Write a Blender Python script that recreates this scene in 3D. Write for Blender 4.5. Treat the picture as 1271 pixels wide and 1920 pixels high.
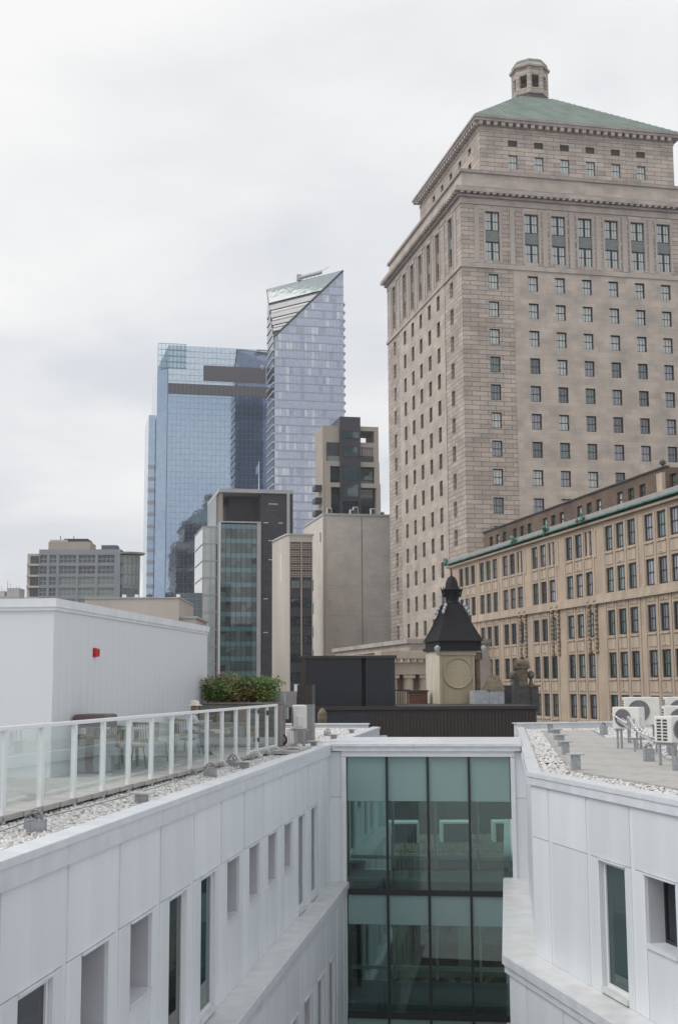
import bpy, bmesh, math, random
import numpy as np
from mathutils import Vector, Matrix
random.seed(7); rng = np.random.default_rng(7)
S = bpy.context.scene
for o in list(bpy.data.objects): bpy.data.objects.remove(o)
COL = S.collection
R = math.radians

# ------------------------------------------------------------------ camera
cam_d = bpy.data.cameras.new('camera'); cam = bpy.data.objects.new('camera', cam_d); COL.objects.link(cam)
cam_d.sensor_fit = 'VERTICAL'; cam_d.sensor_height = 36.0; cam_d.sensor_width = 24.0
cam_d.lens = 2356.1 / 1920 * 36.0
cam_d.clip_start = 0.1; cam_d.clip_end = 6000
PIT, ROL = 0.135221, -0.0058436
_f = Vector((0, math.cos(PIT), math.sin(PIT))); _u0 = Vector((0, -math.sin(PIT), math.cos(PIT))); _r0 = Vector((1, 0, 0))
_r = math.cos(ROL) * _r0 + math.sin(ROL) * _u0; _u = -math.sin(ROL) * _r0 + math.cos(ROL) * _u0
m = Matrix((_r, _u, -_f)).transposed().to_4x4(); m.translation = Vector((0, 0, 1.6))
cam.matrix_world = m
S.camera = cam
S.render.resolution_x = 677; S.render.resolution_y = 1024
S.view_settings.view_transform = 'Standard'; S.view_settings.look = 'None'
S.view_settings.exposure = 0.74; S.view_settings.gamma = 1.0

# ------------------------------------------------------------------ sky and sun (bright overcast, sun behind cloud over the left shoulder)
SUN_AZ, SUN_EL = R(-108), R(50)          # azimuth measured from +Y towards +X
w = bpy.data.worlds.new('World'); S.world = w; w.use_nodes = True
N = w.node_tree.nodes; L = w.node_tree.links; N.clear()
out = N.new('ShaderNodeOutputWorld')
sky = N.new('ShaderNodeTexSky'); sky.sky_type = 'NISHITA'; sky.sun_disc = False
sky.sun_elevation = SUN_EL; sky.sun_rotation = SUN_AZ; sky.air_density = 1.0; sky.dust_density = 2.0
bgs = N.new('ShaderNodeBackground'); bgs.inputs[1].default_value = 0.06
L.new(sky.outputs[0], bgs.inputs[0])
tc = N.new('ShaderNodeTexCoord')
sep = N.new('ShaderNodeSeparateXYZ'); L.new(tc.outputs['Generated'], sep.inputs[0])
zz = N.new('ShaderNodeMath'); zz.operation = 'MAXIMUM'; L.new(sep.outputs[2], zz.inputs[0]); zz.inputs[1].default_value = 0.0
za = N.new('ShaderNodeMath'); za.operation = 'ADD'; L.new(zz.outputs[0], za.inputs[0]); za.inputs[1].default_value = 0.22
dv = N.new('ShaderNodeVectorMath'); dv.operation = 'DIVIDE'; L.new(tc.outputs['Generated'], dv.inputs[0])
cmb = N.new('ShaderNodeCombineXYZ')
for i in range(3): L.new(za.outputs[0], cmb.inputs[i])
L.new(cmb.outputs[0], dv.inputs[1])
n1 = N.new('ShaderNodeTexNoise'); n1.inputs['Scale'].default_value = 1.5; n1.inputs['Detail'].default_value = 6; n1.inputs['Roughness'].default_value = 0.5
n1.inputs['Distortion'].default_value = 0.25
L.new(dv.outputs[0], n1.inputs['Vector'])
cr = N.new('ShaderNodeValToRGB'); L.new(n1.outputs['Fac'], cr.inputs[0])
cr.color_ramp.elements[0].position = 0.38; cr.color_ramp.elements[0].color = (0.73, 0.745, 0.775, 1)
cr.color_ramp.elements[1].position = 0.64; cr.color_ramp.elements[1].color = (0.90, 0.898, 0.89, 1)
bgc = N.new('ShaderNodeBackground'); L.new(cr.outputs[0], bgc.inputs[0]); bgc.inputs[1].default_value = 0.66
cm = N.new('ShaderNodeMapRange'); L.new(n1.outputs['Fac'], cm.inputs[0])
cm.inputs['From Min'].default_value = 0.25; cm.inputs['From Max'].default_value = 0.5
cm.inputs['To Min'].default_value = 0.80; cm.inputs['To Max'].default_value = 0.97
mx = N.new('ShaderNodeMixShader'); L.new(cm.outputs[0], mx.inputs[0]); L.new(bgs.outputs[0], mx.inputs[1]); L.new(bgc.outputs[0], mx.inputs[2])
L.new(mx.outputs[0], out.inputs[0])
sl = bpy.data.lights.new('sun', 'SUN'); sun = bpy.data.objects.new('sun', sl); COL.objects.link(sun)
sl.energy = 1.0; sl.angle = R(40); sl.color = (1.0, 0.955, 0.89)
sd = Vector((math.sin(SUN_AZ) * math.cos(SUN_EL), math.cos(SUN_AZ) * math.cos(SUN_EL), math.sin(SUN_EL)))
sun.rotation_euler = sd.to_track_quat('Z', 'Y').to_euler(); sun.location = (-40, 20, 80)

# ------------------------------------------------------------------ materials
MATS = {}
def nmat(name):
    mt = bpy.data.materials.new(name); mt.use_nodes = True
    b = mt.node_tree.nodes['Principled BSDF']; MATS[name] = mt
    return mt, mt.node_tree.nodes, mt.node_tree.links, b
def c4(c): return (c[0], c[1], c[2], 1)
def mat(name, col, rough=0.6, metal=0.0, var=0.12, scale=3.0, bump=0.0, bscale=40.0, streak=False, ior=None, dirt=None, rand=0.0):
    """painted / stone / metal surface: base colour with noise variation, optional vertical streaks and fine relief"""
    mt, n, l, b = nmat(name)
    b.inputs['Roughness'].default_value = rough; b.inputs['Metallic'].default_value = metal
    if ior: b.inputs['IOR'].default_value = ior
    t = n.new('ShaderNodeTexCoord'); nz = n.new('ShaderNodeTexNoise')
    nz.inputs['Scale'].default_value = scale; nz.inputs['Detail'].default_value = 5
    if streak:
        mp = n.new('ShaderNodeMapping'); mp.inputs['Scale'].default_value = (1, 1, 0.12); l.new(t.outputs['Object'], mp.inputs[0]); l.new(mp.outputs[0], nz.inputs['Vector'])
    else: l.new(t.outputs['Object'], nz.inputs['Vector'])
    rp = n.new('ShaderNodeValToRGB'); l.new(nz.outputs['Fac'], rp.inputs[0])
    d = dirt if dirt else tuple(x * (1 - var) for x in col)
    rp.color_ramp.elements[0].position = 0.3; rp.color_ramp.elements[0].color = c4(d)
    rp.color_ramp.elements[1].position = 0.65; rp.color_ramp.elements[1].color = c4(tuple(min(1, x * (1 + var * 0.4)) for x in col))
    l.new(rp.outputs[0], b.inputs['Base Color'])
    if rand and streak:   # thin rain streaks running down from the coping
        m3 = n.new('ShaderNodeMapping'); m3.inputs['Scale'].default_value = (7, 7, 0.22); l.new(t.outputs['Object'], m3.inputs[0])
        n3 = n.new('ShaderNodeTexNoise'); n3.inputs['Scale'].default_value = 1.0; n3.inputs['Detail'].default_value = 4; l.new(m3.outputs[0], n3.inputs['Vector'])
        r3 = n.new('ShaderNodeMapRange'); l.new(n3.outputs['Fac'], r3.inputs[0]); r3.inputs['From Min'].default_value = 0.56; r3.inputs['From Max'].default_value = 0.72; r3.inputs['To Min'].default_value = 1.0; r3.inputs['To Max'].default_value = 0.94
    if rand:
        oi = n.new('ShaderNodeObjectInfo'); mr = n.new('ShaderNodeMapRange'); l.new(oi.outputs['Random'], mr.inputs[0]); mr.inputs['To Min'].default_value = 1 - rand; mr.inputs['To Max'].default_value = 1 + rand * 0.5
        mv = n.new('ShaderNodeVectorMath'); mv.operation = 'SCALE'; l.new(rp.outputs[0], mv.inputs[0]); l.new(mr.outputs[0], mv.inputs['Scale']); l.new(mv.outputs[0], b.inputs['Base Color'])
        if streak:
            m4 = n.new('ShaderNodeMath'); m4.operation = 'MULTIPLY'; l.new(mr.outputs[0], m4.inputs[0]); l.new(r3.outputs[0], m4.inputs[1]); l.new(m4.outputs[0], mv.inputs['Scale'])
    if bump:
        n2 = n.new('ShaderNodeTexNoise'); n2.inputs['Scale'].default_value = bscale; n2.inputs['Detail'].default_value = 3
        l.new(t.outputs['Object'], n2.inputs['Vector'])
        bp = n.new('ShaderNodeBump'); bp.inputs['Strength'].default_value = bump; l.new(n2.outputs['Fac'], bp.inputs['Height']); l.new(bp.outputs[0], b.inputs['Normal'])
    return mt
def masonry(name, c1, c2, mortar, bw, bh, msize=0.02, rough=0.85, stain=0.25, warm=None):
    """coursed masonry: brick texture laid on vertical faces in the object's own metres, with blotchy stains"""
    mt, n, l, b = nmat(name); b.inputs['Roughness'].default_value = rough
    t = n.new('ShaderNodeTexCoord'); sp = n.new('ShaderNodeSeparateXYZ'); l.new(t.outputs['Object'], sp.inputs[0])
    sn = n.new('ShaderNodeSeparateXYZ'); l.new(t.outputs['Normal'], sn.inputs[0])
    ax = n.new('ShaderNodeMath'); ax.operation = 'ABSOLUTE'; l.new(sn.outputs[0], ax.inputs[0])
    gt = n.new('ShaderNodeMath'); gt.operation = 'GREATER_THAN'; l.new(ax.outputs[0], gt.inputs[0]); gt.inputs[1].default_value = 0.5
    mxu = n.new('ShaderNodeMix'); mxu.data_type = 'FLOAT'; l.new(gt.outputs[0], mxu.inputs[0]); l.new(sp.outputs[0], mxu.inputs[2]); l.new(sp.outputs[1], mxu.inputs[3])
    cb = n.new('ShaderNodeCombineXYZ'); l.new(mxu.outputs[0], cb.inputs[0]); l.new(sp.outputs[2], cb.inputs[1])
    br = n.new('ShaderNodeTexBrick'); l.new(cb.outputs[0], br.inputs['Vector'])
    br.inputs['Scale'].default_value = 1.0; br.inputs['Brick Width'].default_value = bw; br.inputs['Row Height'].default_value = bh
    br.inputs['Mortar Size'].default_value = msize; br.inputs['Mortar Smooth'].default_value = 0.3; br.inputs['Bias'].default_value = 0.0
    br.inputs['Color1'].default_value = c4(c1); br.inputs['Color2'].default_value = c4(c2); br.inputs['Mortar'].default_value = c4(mortar)
    # a second brick layer in phase gives single pale / dark blocks
    wn = n.new('ShaderNodeTexNoise'); wn.inputs['Scale'].default_value = 0.35; wn.inputs['Detail'].default_value = 6; l.new(cb.outputs[0], wn.inputs['Vector'])
    rp = n.new('ShaderNodeValToRGB'); l.new(wn.outputs['Fac'], rp.inputs[0])
    rp.color_ramp.elements[0].position = 0.3; rp.color_ramp.elements[0].color = c4((1 - stain,) * 3)
    rp.color_ramp.elements[1].position = 0.62; rp.color_ramp.elements[1].color = (1.06, 1.03, 1.0, 1)
    mm = n.new('ShaderNodeMix'); mm.data_type = 'RGBA'; mm.blend_type = 'MULTIPLY'; mm.inputs[0].default_value = 1.0
    l.new(br.outputs['Color'], mm.inputs[6]); l.new(rp.outputs[0], mm.inputs[7])
    l.new(mm.outputs[2], b.inputs['Base Color'])
    bp = n.new('ShaderNodeBump'); bp.inputs['Strength'].default_value = 0.35; bp.inputs['Distance'].default_value = 0.05
    l.new(br.outputs['Fac'], bp.inputs['Height']); bp.invert = True; l.new(bp.outputs[0], b.inputs['Normal'])
    return mt
def glassy(name, col, ior=1.9, rough=0.03, metal=0.0):
    """opaque window glass seen from outside: dark room colour under a reflecting surface, faintly wavy"""
    mt, n, l, b = nmat(name); b.inputs['Roughness'].default_value = rough; b.inputs['IOR'].default_value = ior
    b.inputs['Metallic'].default_value = metal
    t = n.new('ShaderNodeTexCoord'); nz = n.new('ShaderNodeTexNoise'); nz.inputs['Scale'].default_value = 0.8; l.new(t.outputs['Object'], nz.inputs['Vector'])
    rp = n.new('ShaderNodeValToRGB'); l.new(nz.outputs['Fac'], rp.inputs[0])
    rp.color_ramp.elements[0].position = 0.35; rp.color_ramp.elements[0].color = c4(tuple(x * 0.93 for x in col))
    rp.color_ramp.elements[1].position = 0.65; rp.color_ramp.elements[1].color = c4(tuple(x * 1.05 for x in col))
    l.new(rp.outputs[0], b.inputs['Base Color'])
    n2 = n.new('ShaderNodeTexNoise'); n2.inputs['Scale'].default_value = 0.5; l.new(t.outputs['Object'], n2.inputs['Vector'])
    bp = n.new('ShaderNodeBump'); bp.inputs['Strength'].default_value = 0.03; bp.inputs['Distance'].default_value = 0.2
    l.new(n2.outputs['Fac'], bp.inputs['Height']); l.new(bp.outputs[0], b.inputs['Normal'])
    return mt
def clear_glass(name, tint, refl=0.08, rough=0.0, gain=1.0):
    """thin see-through pane: tinted transmission plus a mirror reflection that grows at grazing angles"""
    mt, n, l, b = nmat(name); n.remove(b)
    o = n['Material Output']; tr = n.new('ShaderNodeBsdfTransparent'); tr.inputs[0].default_value = c4(tint)
    gl = n.new('ShaderNodeBsdfGlossy'); gl.inputs['Roughness'].default_value = rough; gl.inputs[0].default_value = (0.9, 0.95, 0.95, 1)
    lw = n.new('ShaderNodeFresnel'); lw.inputs[0].default_value = 1.45
    ad = n.new('ShaderNodeMath'); ad.operation = 'MULTIPLY_ADD'; l.new(lw.outputs[0], ad.inputs[0]); ad.inputs[1].default_value = gain; ad.inputs[2].default_value = refl - 0.034 * gain; ad.use_clamp = True
    ms = n.new('ShaderNodeMixShader'); l.new(ad.outputs[0], ms.inputs[0]); l.new(tr.outputs[0], ms.inputs[1]); l.new(gl.outputs[0], ms.inputs[2])
    l.new(ms.outputs[0], o.inputs[0]); return mt

M = {}
M['panel'] = mat('white_panel', (0.73, 0.765, 0.80), 0.42, var=0.055, scale=1.6, streak=True, rand=0.07)
M['wallback'] = mat('white_joint', (0.66, 0.69, 0.71), 0.6, var=0.10, scale=1.5, streak=True)
M['coping'] = mat('coping_metal', (0.68, 0.71, 0.75), 0.33, var=0.10, scale=2.6, rand=0.05)
M['ledge'] = mat('ledge_metal', (0.66, 0.68, 0.70), 0.36, var=0.08, scale=2.2, dirt=(0.57, 0.57, 0.555))
M['reveal'] = mat('grey_reveal', (0.56, 0.57, 0.60), 0.5, var=0.05)
M['sheet'] = mat('white_sheet_cladding', (0.64, 0.67, 0.70), 0.45, var=0.05, scale=0.7, streak=True)
M['frame_w'] = mat('white_aluminium', (0.75, 0.77, 0.79), 0.35, var=0.04)
M['galv'] = mat('galvanized_steel', (0.36, 0.38, 0.40), 0.45, metal=0.4, var=0.25, scale=14)
M['plate'] = mat('weathered_plate', (0.46, 0.45, 0.45), 0.7, var=0.2, scale=9)
M['steel_cable'] = mat('dull_cable', (0.25, 0.25, 0.26), 0.5, metal=0.6)
M['paver'] = mat('pale_paver', (0.41, 0.405, 0.39), 0.85, var=0.14, scale=2.5, bump=0.15, bscale=60)
M['paver2'] = mat('warm_paver', (0.385, 0.375, 0.36), 0.85, var=0.16, scale=2.5, bump=0.15, bscale=60)
M['gravel'] = None
M['roofbed'] = mat('roof_membrane', (0.42, 0.41, 0.40), 0.9, var=0.3, scale=6)
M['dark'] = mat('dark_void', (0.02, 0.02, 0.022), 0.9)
M['winglass'] = glassy('dark_window_glass', (0.018, 0.022, 0.026), 1.55)
M['winglass_g'] = glassy('green_window_glass', (0.02, 0.05, 0.05), 1.6)
M['blackmetal'] = mat('black_aluminium', (0.018, 0.018, 0.022), 0.4, var=0.1)
M['bridge_glass'] = clear_glass('bridge_glass', (0.60, 0.74, 0.72), 0.055, gain=0.8)
M['bridge_back'] = clear_glass('bridge_back_glass', (0.86, 0.92, 0.91), 0.04)
M['rail_glass'] = clear_glass('rail_glass', (0.93, 0.955, 0.95), 0.04, gain=0.2)
M['screen_glass'] = clear_glass('screen_glass', (0.86, 0.92, 0.94), 0.10)
M['fritted'] = None
M['red'] = mat('red_plastic', (0.50, 0.015, 0.02), 0.4, var=0.05)
M['acwhite'] = mat('ac_enamel', (0.70, 0.70, 0.67), 0.4, var=0.06, scale=4)
M['acdark'] = mat('ac_dark', (0.05, 0.05, 0.055), 0.6)
M['acgrey'] = mat('ac_guard', (0.22, 0.22, 0.23), 0.5)
M['pipe'] = mat('silver_insulation', (0.62, 0.63, 0.65), 0.3, metal=0.5, var=0.2, scale=20)
M['sleeper'] = mat('brown_sleeper', (0.24, 0.13, 0.085), 0.9, var=0.3, scale=12)
M['blackclad'] = mat('blue_black_cladding', (0.022, 0.025, 0.036), 0.45, var=0.2, scale=2)
M['brownclad'] = mat('dark_brown_cladding', (0.045, 0.036, 0.034), 0.55, var=0.2, scale=1.0, streak=True)
M['browncap'] = mat('dark_brown_trim', (0.035, 0.028, 0.027), 0.5)
M['cream'] = mat('cream_paint', (0.42, 0.355, 0.25), 0.75, var=0.16, scale=1.6, streak=True)
M['creamlight'] = mat('cream_paint_lit', (0.60, 0.55, 0.46), 0.8, var=0.22, scale=2.5, streak=True)  # paler cream: light on the turret's left face put into the colour
M['blackroof'] = mat('black_seam_roof', (0.008, 0.008, 0.011), 0.75, var=0.25, scale=2)
M['zinc'] = mat('pale_zinc', (0.42, 0.45, 0.48), 0.5, var=0.3, scale=4)
M['oldstone'] = mat('brown_old_stone', (0.17, 0.135, 0.095), 0.9, var=0.4, scale=5, bump=0.4, bscale=15)
M['slate'] = mat('dark_slate', (0.075, 0.072, 0.075), 0.8, var=0.3, scale=4)
M['towerstone'] = masonry('tower_limestone', (0.52, 0.465, 0.42), (0.38, 0.33, 0.30), (0.19, 0.165, 0.155), 2.3, 0.66, 0.05, stain=0.22)
M['towersmooth'] = masonry('tower_ashlar', (0.53, 0.48, 0.43), (0.445, 0.395, 0.355), (0.42, 0.375, 0.335), 1.9, 0.8, 0.02, stain=0.22)
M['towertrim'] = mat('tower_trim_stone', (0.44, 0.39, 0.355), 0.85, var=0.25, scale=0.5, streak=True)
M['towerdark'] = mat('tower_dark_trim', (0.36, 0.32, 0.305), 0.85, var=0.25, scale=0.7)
M['copper'] = mat('green_copper', (0.185, 0.235, 0.21), 0.7, var=0.22, scale=0.4, streak=True)
M['verdigris'] = mat('bright_verdigris', (0.11, 0.26, 0.205), 0.75, var=0.45, scale=1.5)
M['leadgrey'] = mat('lead_flashing', (0.33, 0.33, 0.36), 0.6, var=0.2)
M['beige'] = masonry('beige_stone', (0.475, 0.392, 0.312), (0.44, 0.357, 0.282), (0.395, 0.317, 0.252), 1.6, 0.7, 0.012, stain=0.2)
M['beigetrim'] = mat('beige_trim', (0.465, 0.383, 0.302), 0.85, var=0.2, scale=0.8, streak=True)
M['garland'] = mat('weathered_carving', (0.31, 0.25, 0.18), 0.9, var=0.4, scale=3)
M['brownbrick'] = masonry('brown_brick', (0.17, 0.115, 0.085), (0.115, 0.08, 0.06), (0.19, 0.155, 0.13), 0.42, 0.14, 0.02, stain=0.4)
M['redbrick'] = masonry('red_brick', (0.24, 0.075, 0.05), (0.17, 0.055, 0.04), (0.22, 0.17, 0.14), 0.3, 0.1, 0.015, stain=0.3)
M['greybrick'] = masonry('taupe_brick', (0.66, 0.63, 0.59), (0.61, 0.58, 0.545), (0.56, 0.53, 0.50), 0.9, 0.35, 0.03, stain=0.12)
M['taupe'] = mat('taupe_concrete', (0.55, 0.50, 0.45), 0.85, var=0.12, scale=0.3, streak=True)
M['darkbrick'] = masonry('charcoal_brick', (0.085, 0.085, 0.10), (0.065, 0.065, 0.078), (0.05, 0.05, 0.06), 1.2, 0.5, 0.04, stain=0.15)
M['concrete'] = mat('pale_concrete', (0.47, 0.47, 0.48), 0.75, var=0.1, scale=0.3)
M['greyclad'] = mat('grey_cladding', (0.30, 0.32, 0.35), 0.6, var=0.1, scale=0.2)
M['tan'] = mat('tan_concrete', (0.40, 0.35, 0.30), 0.8, var=0.1, scale=0.2)
M['charcoal'] = mat('charcoal_panel', (0.045, 0.045, 0.055), 0.5, var=0.15, scale=0.3)
M['win_dark'] = glassy('office_glass_dark', (0.02, 0.03, 0.04), 1.8)
M['win_teal'] = glassy('office_glass_teal', (0.045, 0.08, 0.085), 1.8)
M['win_tealpale'] = glassy('office_glass_blind', (0.19, 0.24, 0.22), 1.7)
M['win_tealmid'] = glassy('office_glass_mid', (0.085, 0.125, 0.125), 1.8)
M['band_teal'] = glassy('teal_spandrel', (0.08, 0.19, 0.22), 1.9)
M['pane_sky'] = glassy('sash_glass_pale', (0.50, 0.54, 0.54), 1.8)  # pale base colour holds blinds and a painted sky reflection
M['pane_mid'] = glassy('sash_glass_grey', (0.24, 0.25, 0.30), 2.0)
M['pane_dark'] = glassy('sash_glass_dark', (0.06, 0.075, 0.095), 2.0)
M['pane_green'] = glassy('sash_glass_green', (0.10, 0.15, 0.15), 2.0)
M['sash'] = mat('dark_sash', (0.012, 0.014, 0.017), 0.5)
M['rustframe'] = mat('rust_brown_frame', (0.12, 0.065, 0.045), 0.7)
M['bronzepanel'] = mat('grey_green_panel', (0.20, 0.22, 0.22), 0.7, var=0.2)
M['blueglass'] = glassy('blue_mirror_glass', (0.34, 0.43, 0.55), 1.6, rough=0.02, metal=0.92)
M['blueglass2'] = glassy('blue_mirror_pale', (0.50, 0.58, 0.66), 1.6, rough=0.02, metal=0.92)
M['bluelines'] = mat('blue_mullion', (0.20, 0.28, 0.38), 0.5)
M['louvre'] = mat('mauve_louvre', (0.13, 0.12, 0.135), 0.7)
M['condo1'] = glassy('lilac_glass', (0.42, 0.455, 0.55), 1.6, metal=0.75)
M['condo2'] = glassy('lilac_glass_pale', (0.56, 0.59, 0.65), 1.6, metal=0.6)
M['condo3'] = glassy('lilac_glass_deep', (0.34, 0.37, 0.465), 1.6, metal=0.75)
M['roofglass'] = glassy('pale_roof_glass', (0.27, 0.32, 0.33), 1.6, metal=0.1)
M['condoband'] = mat('pale_slab_edge', (0.42, 0.45, 0.53), 0.5, var=0.05)
M['white'] = mat('white_paint', (0.78, 0.78, 0.78), 0.6, var=0.04)
M['soil'] = mat('planter_wood', (0.22, 0.20, 0.185), 0.8, var=0.2, scale=5)
M['wicker'] = mat('taupe_wicker', (0.27, 0.225, 0.18), 0.8, var=0.3, scale=30, bump=0.4, bscale=80)
M['cushion'] = mat('cream_cushion', (0.50, 0.45, 0.37), 0.9, var=0.1, scale=6)
M['brownleather'] = mat('brown_cover', (0.13, 0.10, 0.09), 0.6, var=0.2, scale=3)
M['greybox'] = mat('grey_box', (0.30, 0.32, 0.34), 0.5, var=0.1)
M['shirt'] = mat('white_shirt', (0.72, 0.75, 0.84), 0.9, var=0.06, scale=8, bump=0.3, bscale=14)
M['hat'] = mat('cream_hat', (0.70, 0.66, 0.55), 0.9, var=0.12, scale=40)
M['skin'] = mat('skin', (0.30, 0.17, 0.115), 0.6)
M['jeans'] = mat('blue_jeans', (0.04, 0.065, 0.13), 0.9)
M['flag'] = mat('white_blue_flag', (0.35, 0.42, 0.65), 0.8)
M['asphalt'] = mat('asphalt', (0.05, 0.05, 0.052), 0.9, var=0.3, scale=0.2)
M['leaf'] = mat('leaf_green', (0.085, 0.17, 0.035), 0.6, var=0.5, scale=4)
M['leaf2'] = mat('leaf_olive', (0.17, 0.18, 0.045), 0.6, var=0.5, scale=4)
M['leaf3'] = mat('leaf_rust', (0.17, 0.10, 0.045), 0.6, var=0.4, scale=4)
M['bark'] = mat('bark', (0.07, 0.05, 0.035), 0.9)
# white roof gravel: every stone gets its own tone from a random value per island
mt, n_, l_, b_ = nmat('white_gravel'); b_.inputs['Roughness'].default_value = 0.9
g_ = n_.new('ShaderNodeNewGeometry'); rp_ = n_.new('ShaderNodeValToRGB'); l_.new(g_.outputs['Random Per Island'], rp_.inputs[0])
e_ = rp_.color_ramp.elements; e_[0].position = 0.0; e_[0].color = (0.25, 0.225, 0.20, 1); e_[1].position = 0.25; e_[1].color = (0.60, 0.60, 0.59, 1)
q_ = e_.new(1.0); q_.color = (0.76, 0.76, 0.76, 1); l_.new(rp_.outputs[0], b_.inputs['Base Color']); M['gravel'] = mt
mt, n_, l_, b_ = nmat('fritted_glass'); b_.inputs['Roughness'].default_value = 0.12; b_.inputs['IOR'].default_value = 1.5
b_.inputs['Base Color'].default_value = (0.25, 0.375, 0.37, 1); b_.inputs['Alpha'].default_value = 0.86; M['fritted'] = mt

# ------------------------------------------------------------------ mesh helpers
class MB:
    def __init__(s): s.v = []; s.f = []
    def quad(s, *p):
        i = len(s.v); s.v += [tuple(q) for q in p]; s.f.append(tuple(range(i, i + len(p)))); return s
    def box(s, x0, x1, y0, y1, z0, z1):
        i = len(s.v)
        s.v += [(x0, y0, z0), (x1, y0, z0), (x1, y1, z0), (x0, y1, z0), (x0, y0, z1), (x1, y0, z1), (x1, y1, z1), (x0, y1, z1)]
        s.f += [tuple(i + k for k in q) for q in ((0, 3, 2, 1), (4, 5, 6, 7), (0, 1, 5, 4), (1, 2, 6, 5), (2, 3, 7, 6), (3, 0, 4, 7))]; return s
    def prism(s, poly, z0, z1):
        """poly counter-clockwise; z0 / z1 numbers or per-vertex lists"""
        n = len(poly); i = len(s.v)
        a = z0 if isinstance(z0, (list, tuple)) else [z0] * n; b = z1 if isinstance(z1, (list, tuple)) else [z1] * n
        s.v += [(p[0], p[1], a[k]) for k, p in enumerate(poly)] + [(p[0], p[1], b[k]) for k, p in enumerate(poly)]
        s.f.append(tuple(i + k for k in reversed(range(n)))); s.f.append(tuple(i + n + k for k in range(n)))
        for k in range(n): s.f.append((i + k, i + (k + 1) % n, i + n + (k + 1) % n, i + n + k))
        return s
    def cyl(s, p0, p1, r, n=10, r2=None, caps=True):
        p0 = Vector(p0); p1 = Vector(p1); d = (p1 - p0).normalized(); r2 = r if r2 is None else r2
        a = d.orthogonal().normalized(); b = d.cross(a); i = len(s.v)
        for p, q in ((p0, r), (p1, r2)):
            for k in range(n):
                t = 2 * math.pi * k / n; s.v.append(tuple(p + (a * math.cos(t) + b * math.sin(t)) * q))
        for k in range(n): s.f.append((i + k, i + (k + 1) % n, i + n + (k + 1) % n, i + n + k))
        if caps: s.f.append(tuple(i + k for k in reversed(range(n)))); s.f.append(tuple(i + n + k for k in range(n)))
        return s
    def tube(s, pts, r, n=6):
        for a, b in zip(pts[:-1], pts[1:]): s.cyl(a, b, r, n)
        return s
    def lathe(s, c, prof, n=12, sx=1, sy=1):
        """prof: list of (radius, z) from bottom up"""
        i = len(s.v); m_ = len(prof)
        for r, z in prof:
            for k in range(n):
                t = 2 * math.pi * (k + 0.5) / n; s.v.append((c[0] + r * sx * math.cos(t), c[1] + r * sy * math.sin(t), c[2] + z))
        for j in range(m_ - 1):
            for k in range(n): s.f.append((i + j * n + k, i + j * n + (k + 1) % n, i + (j + 1) * n + (k + 1) % n, i + (j + 1) * n + k))
        s.f.append(tuple(i + k for k in reversed(range(n)))); s.f.append(tuple(i + (m_ - 1) * n + k for k in range(n))); return s
    def torus(s, c, ax, r, rr, n=28, k=6, a0=0, a1=2 * math.pi):
        c = Vector(c); ax = Vector(ax).normalized(); a = ax.orthogonal().normalized(); b = ax.cross(a)
        pts = [c + (a * math.cos(a0 + (a1 - a0) * t / n) + b * math.sin(a0 + (a1 - a0) * t / n)) * r for t in range(n + 1)]
        return s.tube(pts, rr, k)
    def mesh(s, name, mt):
        me = bpy.data.meshes.new(name); me.from_pydata(s.v, [], s.f); me.materials.append(mt); me.update(); return me
    def build(s, name, mt, parent=None, loc=None, rz=0, smooth=False):
        me = s.mesh(name, mt)
        if smooth:
            for p in me.polygons: p.use_smooth = True
        return place(name, me, parent, loc, rz)
def place(name, me, parent=None, loc=None, rz=0):
    o = bpy.data.objects.new(name, me); COL.objects.link(o)
    if parent is not None: o.parent = parent
    if loc is not None: o.location = loc
    if rz: o.rotation_euler = (0, 0, rz)
    return o
_cache = {}
def bx(name, mt, parent, x0, x1, y0, y1, z0, z1, rz=0, cham=0.0):
    """one box-shaped piece; pieces of one size and material share their mesh"""
    x0, x1 = min(x0, x1), max(x0, x1); y0, y1 = min(y0, y1), max(y0, y1); z0, z1 = min(z0, z1), max(z0, z1)
    w, d, h = round(x1 - x0, 3), round(y1 - y0, 3), round(z1 - z0, 3); k = (name, mt.name, w, d, h, cham)
    if k not in _cache:
        me = MB().box(-w / 2, w / 2, -d / 2, d / 2, -h / 2, h / 2).mesh(name, mt)
        if cham:
            b = bmesh.new(); b.from_mesh(me); bmesh.ops.bevel(b, geom=list(b.edges), offset=min(cham, 0.45 * min(w, d, h)), segments=2, affect='EDGES', profile=0.6); b.to_mesh(me); b.free()
        _cache[k] = me
    return place(name, _cache[k], parent, ((x0 + x1) / 2, (y0 + y1) / 2, (z0 + z1) / 2), rz)
def thing(name, label, cat, loc=(0, 0, 0), rz=0, group=None, kind=None):
    o = bpy.data.objects.new(name, None); COL.objects.link(o); o.empty_display_size = 0.3
    o.location = loc; o.rotation_euler = (0, 0, rz)
    tag(o, label, cat, group, kind); return o
def tag(o, label=None, cat=None, group=None, kind=None):
    if label: o['label'] = label
    if cat: o['category'] = cat
    if group: o['group'] = group
    if kind: o['kind'] = kind
    return o
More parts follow.
